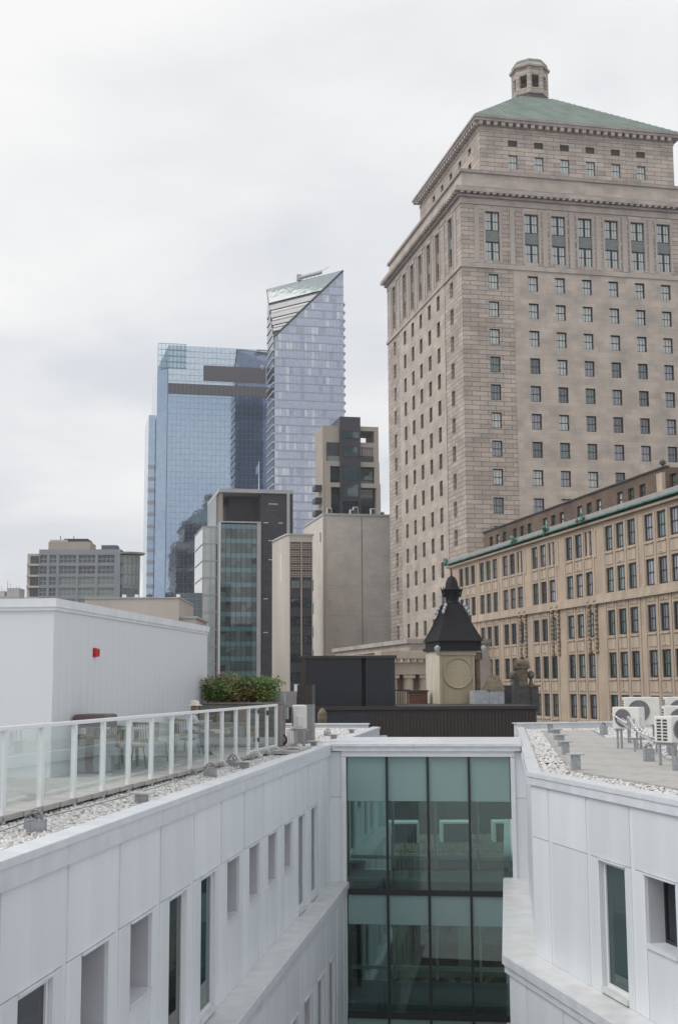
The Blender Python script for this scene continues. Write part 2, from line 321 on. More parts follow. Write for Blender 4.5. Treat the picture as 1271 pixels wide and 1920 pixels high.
def wall(mb, axis, at, u0, u1, z0, z1, ops, depth, sgn):
    """wall plane with rectangular openings (ua, ub, za, zb[, depth]) and their reveals; sgn = way into the building"""
    us = sorted({round(x, 4) for x in [u0, u1] + [o[0] for o in ops] + [o[1] for o in ops] if u0 <= x <= u1})
    zs = sorted({round(x, 4) for x in [z0, z1] + [o[2] for o in ops] + [o[3] for o in ops] if z0 <= x <= z1})
    P = (lambda u, z, d=0: (at + sgn * d, u, z)) if axis == 'x' else (lambda u, z, d=0: (u, at + sgn * d, z))
    # merge each column of plain cells vertically to keep the mesh light
    for a, b in zip(us[:-1], us[1:]):
        uc = (a + b) / 2; run = None
        for c, d in zip(zs[:-1], zs[1:]):
            zc = (c + d) / 2
            hole = any(o[0] < uc < o[1] and o[2] < zc < o[3] for o in ops)
            if not hole: run = (run[0], d) if run else (c, d)
            if (hole or d == zs[-1]) and run:
                mb.quad(P(a, run[0]), P(b, run[0]), P(b, run[1]), P(a, run[1])); run = None
    for o in ops:
        a, b, c, d = o[:4]; dp = o[4] if len(o) > 4 else depth
        mb.quad(P(a, c), P(a, d), P(a, d, dp), P(a, c, dp)); mb.quad(P(b, c), P(b, d), P(b, d, dp), P(b, c, dp))
        mb.quad(P(a, c), P(b, c), P(b, c, dp), P(a, c, dp)); mb.quad(P(a, d), P(b, d), P(b, d, dp), P(a, d, dp))
    return mb
def sash_mesh(w, h, cols, mt, fr=0.09, bar=0.045, rail=True, d=0.10, bars=True):
    """window frame standing in the x-z plane, centre bottom at the origin, glass side towards -y"""
    b = MB()
    b.box(-w / 2, -w / 2 + fr, 0, d, 0, h).box(w / 2 - fr, w / 2, 0, d, 0, h).box(-w / 2 + fr, w / 2 - fr, 0, d, h - fr, h).box(-w / 2 + fr, w / 2 - fr, 0, d, 0, fr)
    if rail: b.box(-w / 2 + fr, w / 2 - fr, 0.005, d, h * 0.5 - 0.05, h * 0.5 + 0.05)
    if bars:
        for k in range(1, cols):
            x = -w / 2 + w * k / cols; b.box(x - bar / 2, x + bar / 2, 0.02, d - 0.01, fr, h - fr)
    return b.mesh('window', mt)
_win = {}
def window(parent, pos, face, w, h, pane, cols=3, mt=None, **kw):
    """window > pane; face: 'y' looks along -y of the parent, 'x' looks along -x"""
    mt = mt or M['sash']; k = ('w', w, h, cols, mt.name, tuple(sorted(kw.items())))
    if k not in _win: _win[k] = sash_mesh(w, h, cols, mt, **kw)
    rz = 0 if face == 'y' else (-math.pi / 2 if face == 'x' else math.pi / 2)
    o = place('window', _win[k], parent, pos, rz)
    kp = ('p', w, h, pane.name)
    if kp not in _win: _win[kp] = MB().box(-w / 2 + 0.03, w / 2 - 0.03, 0.05, 0.075, 0.03, h - 0.03).mesh('pane', pane)
    place('pane', _win[kp], o); return o

aA = -0.21165; HAZE = 0.0002
Av = Vector((math.sin(aA), math.cos(aA))); Bv = Vector((math.cos(aA), -math.sin(aA)))
ROT_AB = math.atan2(Bv.y, Bv.x)                 # street grid: local x along B, local y along A
dL = Vector((0.13006, 0.99151)); ROT_L = math.atan2(-dL.x, dL.y)   # wing frame: local y along the left facade
P0 = (-3.29, 12.46, 0); Q0 = (3.70, 25.36, 0)

# ------------------------------------------------------------------ ground
g = MB().quad((-400, -60, -26), (400, -60, -26), (400, 900, -26), (-400, 900, -26)).build('ground', M['asphalt']); tag(g, kind='structure')

# ================================================================== LEFT WING of the white building
LW = thing('white_building', 'white panelled hotel wing with roof terrace and long window rows facing the courtyard', 'building', P0, ROT_L)
PITCH = 1.925
def typ(k): return 'S' if k % 6 in (3, 4, 9 % 6, 10 % 6) and k not in (5, 6, 7, 8) else 'D'
TY = {-3: 'D', -2: 'D', -1: 'S', 0: 'S', 1: 'D', 2: 'D', 3: 'S', 4: 'S', 5: 'D', 6: 'D', 7: 'D', 8: 'D', 9: 'S', 10: 'S'}
FLOOR = 3.73
def wing_floor(root, axis_sgn, xw, ztop, zhead, zbot, bays, lastend, smap, zsill, dS=0.07, dD=0.46):
    """one storey of panels. facade plane x = xw; outside is +x when axis_sgn = 1 (left wing) or -x when -1 (right wing).
    bays: list of (y of strip, y of next strip, type)"""
    s = axis_sgn; ops = []
    for (ya, yb, t) in bays:
        if t in 'SD':
            a, b = smap(ya, yb)
            ops.append((min(a, b), max(a, b), zbot + 0.10 if t == 'S' else zsill, zhead, dS + 0.03 if t == 'S' else dD + 0.02))
    mb = MB(); y0 = min(min(q[0], q[1]) for q in bays); y1 = max(max(q[0], q[1]) for q in bays)
    wall(mb, 'x', xw, y0, y1, zbot - 0.3, ztop + 0.2, ops, 0.2, -s)
    mb.build('wall', M['wallback'], root)
    t_ = 0.045
    xo = xw + s * t_
    for i, (ya, yb, t) in enumerate(bays):
        d = 1 if yb > ya else -1
        bx('batten', M['panel'], root, xw, xo - s * 0.016, yb - d * 0.0745, yb + d * 0.0745, zbot, ztop)
        a0, b0 = ya + d * 0.075, yb - d * 0.075
        g_ = 0.006
        if t == 'N':
            bx('panel', M['panel'], root, xw, xo, a0, b0, zhead + g_, ztop); bx('panel', M['panel'], root, xw, xo, a0, b0, zbot, zhead - g_); continue
        if t == 'F':
            bx('panel', M['panel'], root, xw, xo, a0, b0, zbot, ztop); continue
        bx('panel', M['panel'], root, xw, xo, a0, b0, zhead + g_, ztop)
        wa, wb = smap(ya, yb); wl, wh = (wa, wb) if d > 0 else (wb, wa)
        wl, wh = (min(wa, wb), max(wa, wb))
        n0, n1 = (a0, wl) if d > 0 else (a0, wh); f0, f1 = (wh, b0) if d > 0 else (wl, b0)
        bx('panel', M['panel'], root, xw, xo - s * 0.004, n0, n1, zbot, zhead - g_); bx('panel', M['panel'], root, xw, xo - s * 0.004, f0, f1, zbot, zhead - g_)
        bx('head_trim', M['coping'], root, xw, xo + s * 0.03, wl - 0.02, wh + 0.02, zhead - 0.03, zhead - 0.004)
        if t == 'D':
            bx('panel', M['panel'], root, xw - s * 0.0, xo - s * 0.012, wl + g_, wh - g_, zbot, zsill - 0.06)
            bx('window_sill', M['coping'], root, xw - s * (dD - 0.01), xo + s * 0.02, wl + 0.003, wh - 0.003, zsill - 0.055, zsill + 0.012)
            # lining of the deep recess: the far reveal is grey
            bx('reveal_lining', M['reveal'], root, xw - s * dD, xw - s * 0.004, wh - 0.022, wh - 0.004, zsill + 0.003, zhead - 0.035)
            bx('reveal_lining', M['reveal'], root, xw - s * dD, xw - s * 0.004, wl + 0.004, wl + 0.022, zsill + 0.003, zhead - 0.035)
            wz0, dep = zsill, dD
        else:
            wz0, dep = zbot + 0.10, dS
            bx('window_sill', M['ledge'], root, xw - s * (dS - 0.005), xo + s * 0.03, wl + 0.003, wh - 0.003, zbot + 0.03, zbot + 0.112)
        xg = xw - s * dep
        fr = MB()
        for (p, q, u, v) in ((wl + 0.004, wl + 0.07, wz0, zhead - 0.035), (wh - 0.07, wh - 0.004, wz0, zhead - 0.035), (wl + 0.07, wh - 0.07, wz0, wz0 + 0.07), (wl + 0.07, wh - 0.07, zhead - 0.10, zhead - 0.035)):
            fr.box(min(xg, xg + s * 0.06), max(xg, xg + s * 0.06), p, q, u, v)
        wo = fr.build('window', M['frame_w'] if t == 'S' else M['blackmetal'], root)
        MB().box(min(xg + s * 0.02, xg + s * 0.035), max(xg + s * 0.02, xg + s * 0.035), wl + 0.05, wh - 0.05, wz0 + 0.05, zhead - 0.08).build('pane', M['winglass_g'] if (i % 5 == 2) else M['winglass'], wo)
smapL = lambda a, b: (a + 0.57, a + 1.57)
front = [(0.10 + PITCH * k, 0.10 + PITCH * (k + 1), TY[k]) for k in range(-3, 11)]
endy = 0.10 + PITCH * 11
front += [(endy, endy + 1.45, 'F'), (endy + 1.45, 23.28, 'F')]
rear = [(27.42 + PITCH * k, 27.42 + PITCH * (k + 1), 'SDSS'[k % 4]) for k in range(4)] + [(27.42 + PITCH * 4, 36.7, 'F')]
LEDGE_L = 0.46
for fl in range(3):
    xw = -0.08 if fl == 0 else LEDGE_L - 0.10
    dz = -FLOOR * fl
    zt = -0.38 if fl == 0 else -4.12 - FLOOR * (fl - 1)
    zb = -3.78 + dz
    wing_floor(LW, 1, xw, zt, -1.47 + dz, zb, front, None, smapL, -2.52 + dz)
    if fl < 2: wing_floor(LW, 1, xw, zt, -1.47 + dz, zb, rear, None, smapL, -2.52 + dz)
    # ledge at the foot of the storey, with a drip edge and a second fascia below
    for (a, b) in ((-6.0, 23.26), (27.44, 36.7)):
        bx('ledge', M['ledge'], LW, -0.30, LEDGE_L, a, b, zb - 0.10, zb - 0.004 - 0.002 * fl) if fl == 0 else bx('ledge', M['ledge'], LW, 0.0, LEDGE_L + 0.08, a, b, zb - 0.10, zb - 0.005)
        bx('drip_edge', M['coping'], LW, LEDGE_L + (0 if fl == 0 else 0.08), LEDGE_L + 0.03 + (0 if fl == 0 else 0.08), a, b, zb - 0.17, zb - 0.02)
        bx('fascia', M['coping'], LW, LEDGE_L - 0.09, LEDGE_L - 0.012, a, b, zb - 0.33, zb - 0.11)
# parapet coping: sloping cap, drip face, fascia; in sheets with visible joints
for (a, b) in ((-6.0, -2.4), (-2.4, 0.55), (0.55, 3.0), (3.0, 5.45), (5.45, 7.9), (7.9, 11.2), (11.2, 14.9), (14.9, 18.7), (18.7, 23.2), (23.2, 27.5), (27.5, 32.0), (32.0, 36.8)):
    c = MB().prism([(-0.24, a), (0.03, a), (0.03, b - 0.008), (-0.24, b - 0.008)], -0.125, [-0.065, -0.08, -0.08, -0.065]); c.build('coping', M['coping'], LW)
    bx('coping_drip', M['coping'], LW, 0.012, 0.04, a, b - 0.006, -0.165, -0.083)
for (a, b) in ((-6.0, 1.9), (1.9, 5.8), (5.8, 9.6), (9.6, 13.4), (13.4, 17.4), (17.4, 23.26), (27.44, 36.7)):
    bx('fascia', M['coping'], LW, -0.09, 0.02, a, b - 0.006, -0.385, -0.17)
# body of the wing under the roof, and the roof bed
MB().prism([(-14, -6), (-0.23, -6), (-0.23, 36.5), (-14, 36.5)], -0.6, -0.17).build('roof_slab', M['roofbed'], LW)
bx('parapet_core', M['wallback'], LW, -0.22, -0.06, -6, 36.6, -0.5, -0.127)
bx('end_parapet', M['coping'], LW, -14, -0.4, 36.5, 36.8, -0.5, 0.02); bx('end_coping', M['coping'], LW, -14, -0.37, 36.42, 36.9, 0.02, 0.06)
for fl in range(3):
    bx('floor_slab', M['wallback'], LW, -8, -0.12 if fl == 0 else 0.3, -6, 36.6, -4.25 - FLOOR * fl, -4.0 - FLOOR * fl)
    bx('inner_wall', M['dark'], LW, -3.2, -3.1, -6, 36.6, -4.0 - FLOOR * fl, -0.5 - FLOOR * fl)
MB().box(-14, 0.3, 36.6, 36.75, -20, -0.4).build('end_wall', M['panel'], LW)

# ================================================================== RIGHT WING
RW = thing('white_building', 'white panelled wing beyond the glass bridge with condensers on its gravel roof', 'building', Q0, ROT_AB)
smapR = lambda a, b: (a - 0.42, a - 1.46)
rb = [(0.0, -1.02, 'N'), (-1.02, -2.81, 'N'), (-2.81, -4.58, 'S'), (-4.58, -6.36, 'D'), (-6.36, -8.14, 'D'), (-8.14, -9.92, 'S'), (-9.92, -11.7, 'S'), (-11.7, -13.5, 'D')]
rdir = (0.335, 0.942); LEDGE_R = 0.55
for fl in range(3):
    xw = 0.08 if fl == 0 else -LEDGE_R + 0.10; dz = -FLOOR * fl
    zt = -0.36 if fl == 0 else -3.97 - FLOOR * (fl - 1); zb = -3.63 + dz
    wing_floor(RW, -1, xw, zt, -1.40 + dz, zb, [(a - (0 if fl == 0 or i else -0.0), b, t) for i, (a, b, t) in enumerate(rb)], None, smapR, -2.49 + dz, 0.11, 0.33)
    bx('ledge', M['ledge'], RW, -LEDGE_R, 0.30, -13.5, 0.12, zb - 0.10, zb - 0.004) if fl == 0 else bx('ledge', M['ledge'], RW, -LEDGE_R - 0.08, 0.1, -13.5, 0.1, zb - 0.10, zb - 0.005)
    bx('drip_edge', M['coping'], RW, -LEDGE_R - 0.03, -LEDGE_R, -13.5, 0.12, zb - 0.19, zb - 0.02)
    bx('fascia', M['coping'], RW, -LEDGE_R + 0.012, -LEDGE_R + 0.09, -13.5, 0.1, zb - 0.34, zb - 0.11)
    # return wall running back along the courtyard, with its own ledge
    off = 0.08 if fl == 0 else -LEDGE_R + 0.10
    q = MB(); px, py = rdir; nx, ny = -py, px
    def rp(t, o): return (px * t - nx * o * 1.0, py * t - ny * o * 1.0)
    def strip(name, mt, o0, o1, t0, t1, z0, z1):
        MB().prism([rp(t0, o0), rp(t1, o0), rp(t1, o1), rp(t0, o1)][::1 if o0 > o1 else -1], z0, z1).build(name, mt, RW)
    for a, b in ((0.0, 2.0), (2.0, 4.0), (4.0, 6.0), (6.0, 8.0), (8.0, 9.9), (13.9, 16.0), (16.0, 18.0), (18.0, 20.0), (20.0, 24.4)):
        strip('panel', M['panel'], off + 0.15, off, a + 0.01, b - 0.01, -1.40 + dz + 0.006, zt); strip('panel', M['panel'], off + 0.15, off, a + 0.01, b - 0.01, zb, -1.40 + dz - 0.006)
    for a, b in ((-0.1, 9.9), (13.9, 24.4)):
        strip('ledge', M['ledge'], 0.3, -LEDGE_R, a, b, zb - 0.10, zb - 0.006); strip('drip_edge', M['coping'], -LEDGE_R, -LEDGE_R - 0.03, a, b, zb - 0.19, zb - 0.02)
        strip('fascia', M['coping'], -LEDGE_R + 0.09, -LEDGE_R + 0.012, a, b, zb - 0.34, zb - 0.12)
for (a, b) in ((0.0, -2.2), (-2.2, -5.4), (-5.4, -9.0), (-9.0, -13.5)):
    MB().prism([(-0.03, b), (0.24, b), (0.24, a - 0.008), (-0.03, a - 0.008)], -0.205, [-0.16, -0.145, -0.145, -0.16]).build('coping', M['coping'], RW)
    bx('coping_drip', M['coping'], RW, -0.04, -0.012, a, b + 0.006, -0.245, -0.163)
    bx('fascia', M['coping'], RW, -0.02, 0.09, a + (0.03 if a == 0 else 0), b + 0.006, -0.40, -0.25)
bx('parapet_core', M['wallback'], RW, 0.06, 0.22, -13.5, 0.0, -0.5, -0.207)
for a, b in ((0.02, 3.6), (3.6, 6.9), (6.9, 10.2), (10.2, 14.0), (14.0, 18.6), (18.6, 24.5)):
    strip('coping', M['coping'], 0.26, -0.01, a, b - 0.01, -0.3, -0.14)
for a, b in ((0.0, 4.8), (4.8, 9.9), (13.9, 24.4)): strip('fascia', M['coping'], 0.1, -0.03, a, b - 0.006, -0.40, -0.305)
bx('end_parapet', M['coping'], RW, 8.2, 32, 23.05, 23.4, -0.6, -0.02); bx('end_coping', M['coping'], RW, 8.15, 32, 22.97, 23.48, -0.02, 0.02)
MB().prism([(0.23, -13.5), (32, -13.5), (32, 23.1), (8.45, 23.1), (0.23, 0.1)], -0.7, -0.28).build('roof_slab', M['roofbed'], RW)
strip('end_wall', M['panel'], 0.4, -0.1, 24.3, 24.42, -20, -0.4)

# ================================================================== GLASS BRIDGE between the wings
BR = thing('glass_bridge', 'glazed link bridge with black mullions joining the two white wings', 'bridge', P0, ROT_L)
gx0, gx1, yF, yB = 0.42, 4.93, 23.32, 27.4
zt_b = [-0.42, -4.07, -7.3, -10.6]
bx('coping', M['coping'], BR, 0.02, 2.3, 23.10, 27.6, -0.14, -0.075); bx('coping', M['coping'], BR, 2.31, 5.24, 23.10, 27.6, -0.14, -0.075)
bx('fascia', M['coping'], BR, 0.04, 5.22, 23.14, 23.24, -0.27, -0.142); bx('head_frame', M['frame_w'], BR, 0.30, 5.05, 23.20, 23.40, -0.42, -0.272)
bx('roof', M['wallback'], BR, 0.0, 5.24, 23.42, 27.3, -0.45, -0.145)
for (a, b) in ((-0.12, 0.30), (5.05, 5.42)):
    for z0, z1 in ((-1.52, -0.30), (-4.0, -1.53), (-9.0, -4.05)): bx('panel', M['panel'], BR, a, b, 23.26, 23.5, z0, z1)
for (a, b) in ((0.30, 0.42), (4.93, 5.05)): bx('jamb_frame', M['frame_w'], BR, a, b, 23.22, 23.42, -10.6, -0.43)
pw = (gx1 - gx0) / 4
for k in range(1, 4): bx('mullion', M['blackmetal'], BR, gx0 + pw * k - 0.033, gx0 + pw * k + 0.033, yF - 0.06, yF + 0.08, -10.6, -0.43)
for z in zt_b[1:]: bx('transom', M['blackmetal'], BR, gx0, gx1, yF - 0.045, yF + 0.07, z - 0.07, z + 0.07)
for r_, (za_, zb_, zf) in enumerate(((-0.43, -4.0, -1.63), (-4.14, -7.23, -4.92), (-7.37, -10.6, -8.2))):
    for k in range(4):
        a, b = gx0 + pw * k + 0.034, gx0 + pw * (k + 1) - 0.034
        bx('fritted_pane', M['fritted'], BR, a, b, yF, yF + 0.02, zf, za_); bx('pane', M['bridge_glass'], BR, a, b, yF, yF + 0.02, zb_, zf - 0.002)
    zfl = zb_ - 0.07
    bx('floor_slab', M['galv'], BR, 0.0, 5.24, 23.5, 27.2, zfl - 0.12, zfl + 0.04)
    bx('sill_rail', M['concrete'], BR, 0.32, 5.0, 23.55, 23.85, zfl + 0.26, zfl + 0.32); bx('heater', M['greyclad'], BR, 0.5, 4.9, 23.9, 24.1, zfl + 0.06, zfl + 0.24)
    bx('sill_rail', M['white'], BR, 0.05, 5.2, 27.18, 27.32, zfl + 0.36, zfl + 0.46)
    for k in range(1, 4): bx('rear_mullion', M['frame_w'], BR, 0.05 + 1.29 * k - 0.035, 0.05 + 1.29 * k + 0.035, 27.2, 27.34, zb_, za_)
    for k in range(4): bx('rear_pane', M['bridge_back'], BR, 0.05 + 1.29 * k + 0.04, 0.05 + 1.29 * (k + 1) - 0.04, 27.26, 27.275, zb_, za_)
bx('side_frame', M['brownclad'], BR, 0.02, 0.14, 23.6, 26.2, -10.6, -0.5)

# ================================================================== TERRACE deck with pavers, gravel strips
TR = MB().prism([(-9, 2.0), (-1.5, 2.0), (-0.92, 21.2), (-0.92, 21.5), (-9, 21.5)], -0.2, -0.075).build('terrace', M['dark'], None, P0, ROT_L); tag(TR, kind='structure')
def rail_x(y): return -1.34 + (y - 3.23) * (0.49 / 16.38)
rows = np.arange(2.0, 21.4, 0.62)
for y in rows:
    x1 = rail_x(y) + 0.06; k = 0
    while x1 > (-3.0 if y > 9.3 else -8.5):
        bx('paver', M['paver'] if (k + int(y * 3)) % 3 else M['paver2'], TR, x1 - 0.612, x1, y, y + 0.612, -0.07, 0.0); x1 -= 0.62; k += 1
for i in range(4):
    for j in range(2): bx('paver', M['paver'], TR, -0.66 + 0.01 + 0.0 + j * 0.31 - 0.12, -0.66 + 0.31 + j * 0.31 - 0.12, 18.35 + i * 0.62, 18.35 + i * 0.62 + 0.61, -0.09, -0.012)
def in_poly(x, y, poly):
    ins = np.zeros(len(x), bool); n = len(poly)
    for i in range(n):
        (x1, y1), (x2, y2) = poly[i], poly[(i + 1) % n]
        c = ((y1 > y) != (y2 > y)) & (x < (x2 - x1) * (y - y1) / (y2 - y1 + 1e-12) + x1); ins ^= c
    return ins
def gravel(name, poly, z, dens, size, loc, rz, holes=()):
    xs = [p[0] for p in poly]; ys = [p[1] for p in poly]; A_ = (max(xs) - min(xs)) * (max(ys) - min(ys)); n = int(A_ * dens)
    x = rng.uniform(min(xs), max(xs), n); y = rng.uniform(min(ys), max(ys), n); ok = in_poly(x, y, poly)
    for h in holes: ok &= ~in_poly(x, y, h)
    x = x[ok]; y = y[ok]; n = len(x)
    cube = np.array([(-1, -1, -1), (1, -1, -1), (1, 1, -1), (-1, 1, -1), (-1, -1, 1), (1, -1, 1), (1, 1, 1), (-1, 1, 1)], float) * 0.5
    fc = np.array([(0, 3, 2, 1), (4, 5, 6, 7), (0, 1, 5, 4), (1, 2, 6, 5), (2, 3, 7, 6), (3, 0, 4, 7)])
    v = cube[None] * rng.uniform(0.55, 1.2, (n, 1, 3)) * size + rng.normal(0, size * 0.10, (n, 8, 3))
    a = rng.uniform(0, 6.28, n); b = rng.uniform(-0.6, 0.6, n); ca, sa, cb, sb = np.cos(a)[:, None], np.sin(a)[:, None], np.cos(b)[:, None], np.sin(b)[:, None]
    X = v[..., 0] * ca - v[..., 1] * sa; Y_ = v[..., 0] * sa + v[..., 1] * ca; Z_ = v[..., 2]
    Y2 = Y_ * cb - Z_ * sb; Z2 = Y_ * sb + Z_ * cb
    V = np.stack([X + x[:, None], Y2 + y[:, None], Z2 + z + rng.uniform(-0.4, 0.5, n)[:, None] * size], -1).reshape(-1, 3)
    Fq = (fc[None] + 8 * np.arange(n)[:, None, None]).reshape(-1)
    me = bpy.data.meshes.new(name); me.vertices.add(len(V)); me.vertices.foreach_set('co', V.ravel())
    me.loops.add(len(Fq)); me.loops.foreach_set('vertex_index', Fq.astype(np.int32)); me.polygons.add(len(Fq) // 4)
    me.polygons.foreach_set('loop_start', np.arange(0, len(Fq), 4, dtype=np.int32)); me.polygons.foreach_set('loop_total', np.full(len(Fq) // 4, 4, np.int32))
    me.update(); me.validate(); me.materials.append(M['gravel']); return place(name, me, None, loc, rz)
gr = gravel('gravel', [(-1.75, -3), (-0.25, -3), (-0.25, 36.4), (-7, 36.4), (-7, 21.9), (-0.5, 21.9), (-0.5, 18.2), (-0.98, 18.0), (-1.42, 3.0)], -0.145, 620, 0.046, P0, ROT_L)
tag(gr, 'white gravel ballast along the left roof edge beside the terrace railing', 'gravel', kind='stuff')
wk_poly = [(1.05, -8), (3.1, -8), (3.1, 1.2), (5.4, 7.8), (9.2, 17.6), (9.2, 22.6), (8.0, 19.0), (7.3, 17.2), (1.2, 0.3)]
gr = gravel('gravel', [(0.25, -8), (14, -8), (20, 22.9), (8.5, 22.9), (0.27, 0.2)], -0.265, 330, 0.058, Q0, ROT_AB, [wk_poly])
tag(gr, 'white gravel ballast around the condensers on the right wing roof', 'gravel', kind='stuff')
# walkway of pavers on the right roof
WK = MB().prism([(1.1, -8), (3.05, -8), (3.05, 1.2), (9.1, 17.6), (9.1, 22.4), (8.1, 19.0), (1.2, 0.2)], -0.29, -0.245).build('walkway', M['dark'], None, Q0, ROT_AB); tag(WK, kind='structure')
def wk_x(y): return 1.08 if y < 0 else 1.08 + y * 0.357
for j, y in enumerate(np.arange(-8, 20.2, 0.62)):
    x0 = wk_x(y) + 0.03
    for k in range(4 if y < 14 else 3): bx('paver', M['paver'] if (j + k) % 4 else M['paver2'], WK, x0 + k * 0.62, x0 + k * 0.62 + 0.612, y, y + 0.612, -0.243, -0.185)

# ------------------------------------------------------------------ glass railing
ra = math.atan2(-(0.49 / 16.38), 1)
RL = thing('glass_railing', 'white framed glass railing along the terrace edge', 'railing', (0, 0, 0), 0)
RL.location = (P0[0] + (-1.34) * math.cos(ROT_L) - 3.23 * math.sin(ROT_L), P0[1] + (-1.34) * math.sin(ROT_L) + 3.23 * math.cos(ROT_L), 0); RL.rotation_euler = (0, 0, ROT_L + ra)
npost = 16
for k in range(-1, npost - 1):
    y = 0.07 + 1.2 * k if k < 12 else 0.07 + 1.2 * 12 - 0.35 + (k - 12) * 1.07
    po = MB().box(-0.03, 0.03, y - 0.045, y + 0.045, -0.10, 1.03).build('post', M['frame_w'], RL)
    if k > 6: MB().prism([(0.03, y - 0.03), (0.19, y - 0.03), (0.19, y + 0.03), (0.03, y + 0.03)], -0.16, [0.03, -0.11, -0.11, 0.03]).build('foot', M['galv'] if k % 4 == 3 else M['frame_w'], po)
    if k < npost - 2:
        y2 = (0.07 + 1.2 * (k + 1) if k + 1 < 12 else 0.07 + 1.2 * 12 - 0.35 + (k + 1 - 12) * 1.07)
        bx('glass_panel', M['rail_glass'], RL, -0.006, 0.006, y + 0.05, y2 - 0.05, 0.09, 1.02)
        if k > 10: bx('bottom_rail', M['frame_w'], RL, -0.02, 0.02, y + 0.05, y2 - 0.05, 0.05, 0.088)
bx('top_rail', M['frame_w'], RL, -0.045, 0.045, -1.3, 16.25, 1.032, 1.085, cham=0.008)
for z in (0.25, 0.9): bx('hinge', M['blackmetal'], RL, 0.032, 0.06, 14.05, 14.12, z, z + 0.1)
bx('gate_latch', M['blackmetal'], RL, 0.032, 0.075, 15.0, 15.14, 0.84, 0.95)

# ------------------------------------------------------------------ white stair house with red alarm
PH = thing('stair_house', 'tall plain white clad stair house beside the terrace', 'building', P0, ROT_L)
MB().prism([(-15, 9.43), (-3.0, 9.43), (-3.0, 20.92), (-15, 20.92)], -0.05, 3.0).build('wall', M['sheet'], PH)
for k in range(30):
    y = 9.62 + k * 0.385
    if y < 20.9: bx('cladding_board', M['sheet'], PH, -3.0, -2.988, y - 0.191, y + 0.191, 0.0, 2.94)
bx('coping', M['coping'], PH, -15, -2.93, 9.36, 20.98, 2.96, 3.11); bx('coping_lip', M['coping'], PH, -15, -2.955, 9.385, 20.95, 2.90, 2.962)
AL = thing('fire_alarm', 'small red alarm sounder on the white clad wall', 'alarm', (P0[0] + -2.98 * math.cos(ROT_L) - 11.69 * math.sin(ROT_L), P0[1] + -2.98 * math.sin(ROT_L) + 11.69 * math.cos(ROT_L), 2.13), ROT_L)
AL.scale = (0.75, 0.75, 0.75); bx('housing', M['red'], AL, 0, 0.09, -0.13, 0.13, 0, 0.21, cham=0.02); bx('strobe_lens', M['red'], AL, 0.09, 0.115, -0.05, 0.05, 0.04, 0.17, cham=0.01); bx('base_plate', M['red'], AL, -0.012, 0.0, -0.15, 0.15, -0.015, 0.225)

# ------------------------------------------------------------------ roof anchors
def world(fr, x, y, z=0.0):
    o, a = (P0, ROT_L) if fr == 'L' else (Q0, ROT_AB)
    return (o[0] + x * math.cos(a) - y * math.sin(a), o[1] + x * math.sin(a) + y * math.cos(a), z)
def tpost(fr, x, y, zb, h, label, group, wide=True):
    t = thing('roof_anchor', label, 'roof anchor', world(fr, x, y, zb), (ROT_L if fr == 'L' else ROT_AB) + random.uniform(-0.1, 0.1), group)
    bx('stem', M['galv'], t, -0.08, 0.08, -0.08, 0.08, 0, h, cham=0.006)
    bx('cap_plate', M['plate'], t, -0.16, 0.16, -0.13, 0.13, h, h + 0.03, cham=0.006); bx('base_flange', M['galv'], t, -0.11, 0.11, -0.11, 0.11, -0.02, 0.015)
    return t
def ringpost(fr, x, y, zb, h, label, group):
    t = thing('cable_anchor', label, 'cable anchor', world(fr, x, y, zb), (ROT_L if fr == 'L' else ROT_AB) + random.uniform(-0.3, 0.3), group)
    bx('stem', M['galv'], t, -0.11, 0.11, -0.08, 0.08, 0, h, cham=0.006)
    MB().torus((0.0, 0, h + 0.02), (0, 1, 0), 0.085, 0.012, 14, 6, 0, math.pi * 2).build('ring', M['steel_cable'], t)
    MB().torus((0.03, 0.03, h + 0.01), (0.3, 1, 0), 0.06, 0.01, 12, 6).torus((-0.03, -0.03, h + 0.0), (-0.4, 1, 0.2), 0.07, 0.009, 12, 6).build('shackle', M['steel_cable'], t)
    return t
g1 = 'flat topped anchor posts in the left gravel'
for (x, y, lb) in ((-0.42, 6.25, 'flat capped grey post between two ringed anchors in the terrace gravel'), (-0.42, 13.54, 'flat capped grey post beside the pair of ringed anchors near the coping'), (-0.33, 19.0, 'flat capped grey post beside the end pavers opposite the railing gate'),
                  (-0.36, 22.5, 'flat capped grey post at the corner where the bridge roof meets the wing'), (-0.4, 31.3, 'flat capped grey post nearest the end parapet before the dark wall'), (-0.42, 27.0, 'flat capped grey post in the gravel behind the bridge roof')): tpost('L', x, y, -0.16, 0.17, lb, g1)
g2 = 'ringed cable anchors in the left gravel'
for (x, y, lb) in ((-0.66, 2.66, 'ringed cable anchor beside the open terrace in front of the stair house'), (-0.62, 11.39, 'ringed cable anchor halfway along the railing beside a flat capped post'), (-0.8, 14.2, 'ringed cable anchor close against the railing feet'), (-0.9, 29.0, 'ringed cable anchor in the gravel behind the terrace gate')): ringpost('L', x, y, -0.16, 0.19, lb, g2)
g3 = 'flat topped anchor posts along the right walkway'
for (x, y, lb) in ((1.21, 0.46, 'tall flat capped post at the front corner of the right roof coping'), (3.1, 5.64, 'tall flat capped post just beyond the board lying on the gravel'), (4.5, 9.4, 'tall flat capped post midway along the walkway edge'), (5.9, 13.2, 'tall flat capped post last but one before the back parapet'), (7.7, 18.3, 'tall flat capped post standing against the back parapet')): tpost('R', x, y, -0.3, 0.42, lb, g3)
g4 = 'ringed cable anchors near the condensers'
for (x, y, lb) in ((3.85, 2.6, 'tall ringed anchor block between the sleepers and the middle condenser'), (3.1, -0.3, 'tall ringed anchor block beside the end of a brown sleeper'), (9.0, 16.7, 'tall ringed anchor block near the back parapet beyond the small condenser')): ringpost('R', x, y, -0.3, 0.40, lb, g4)
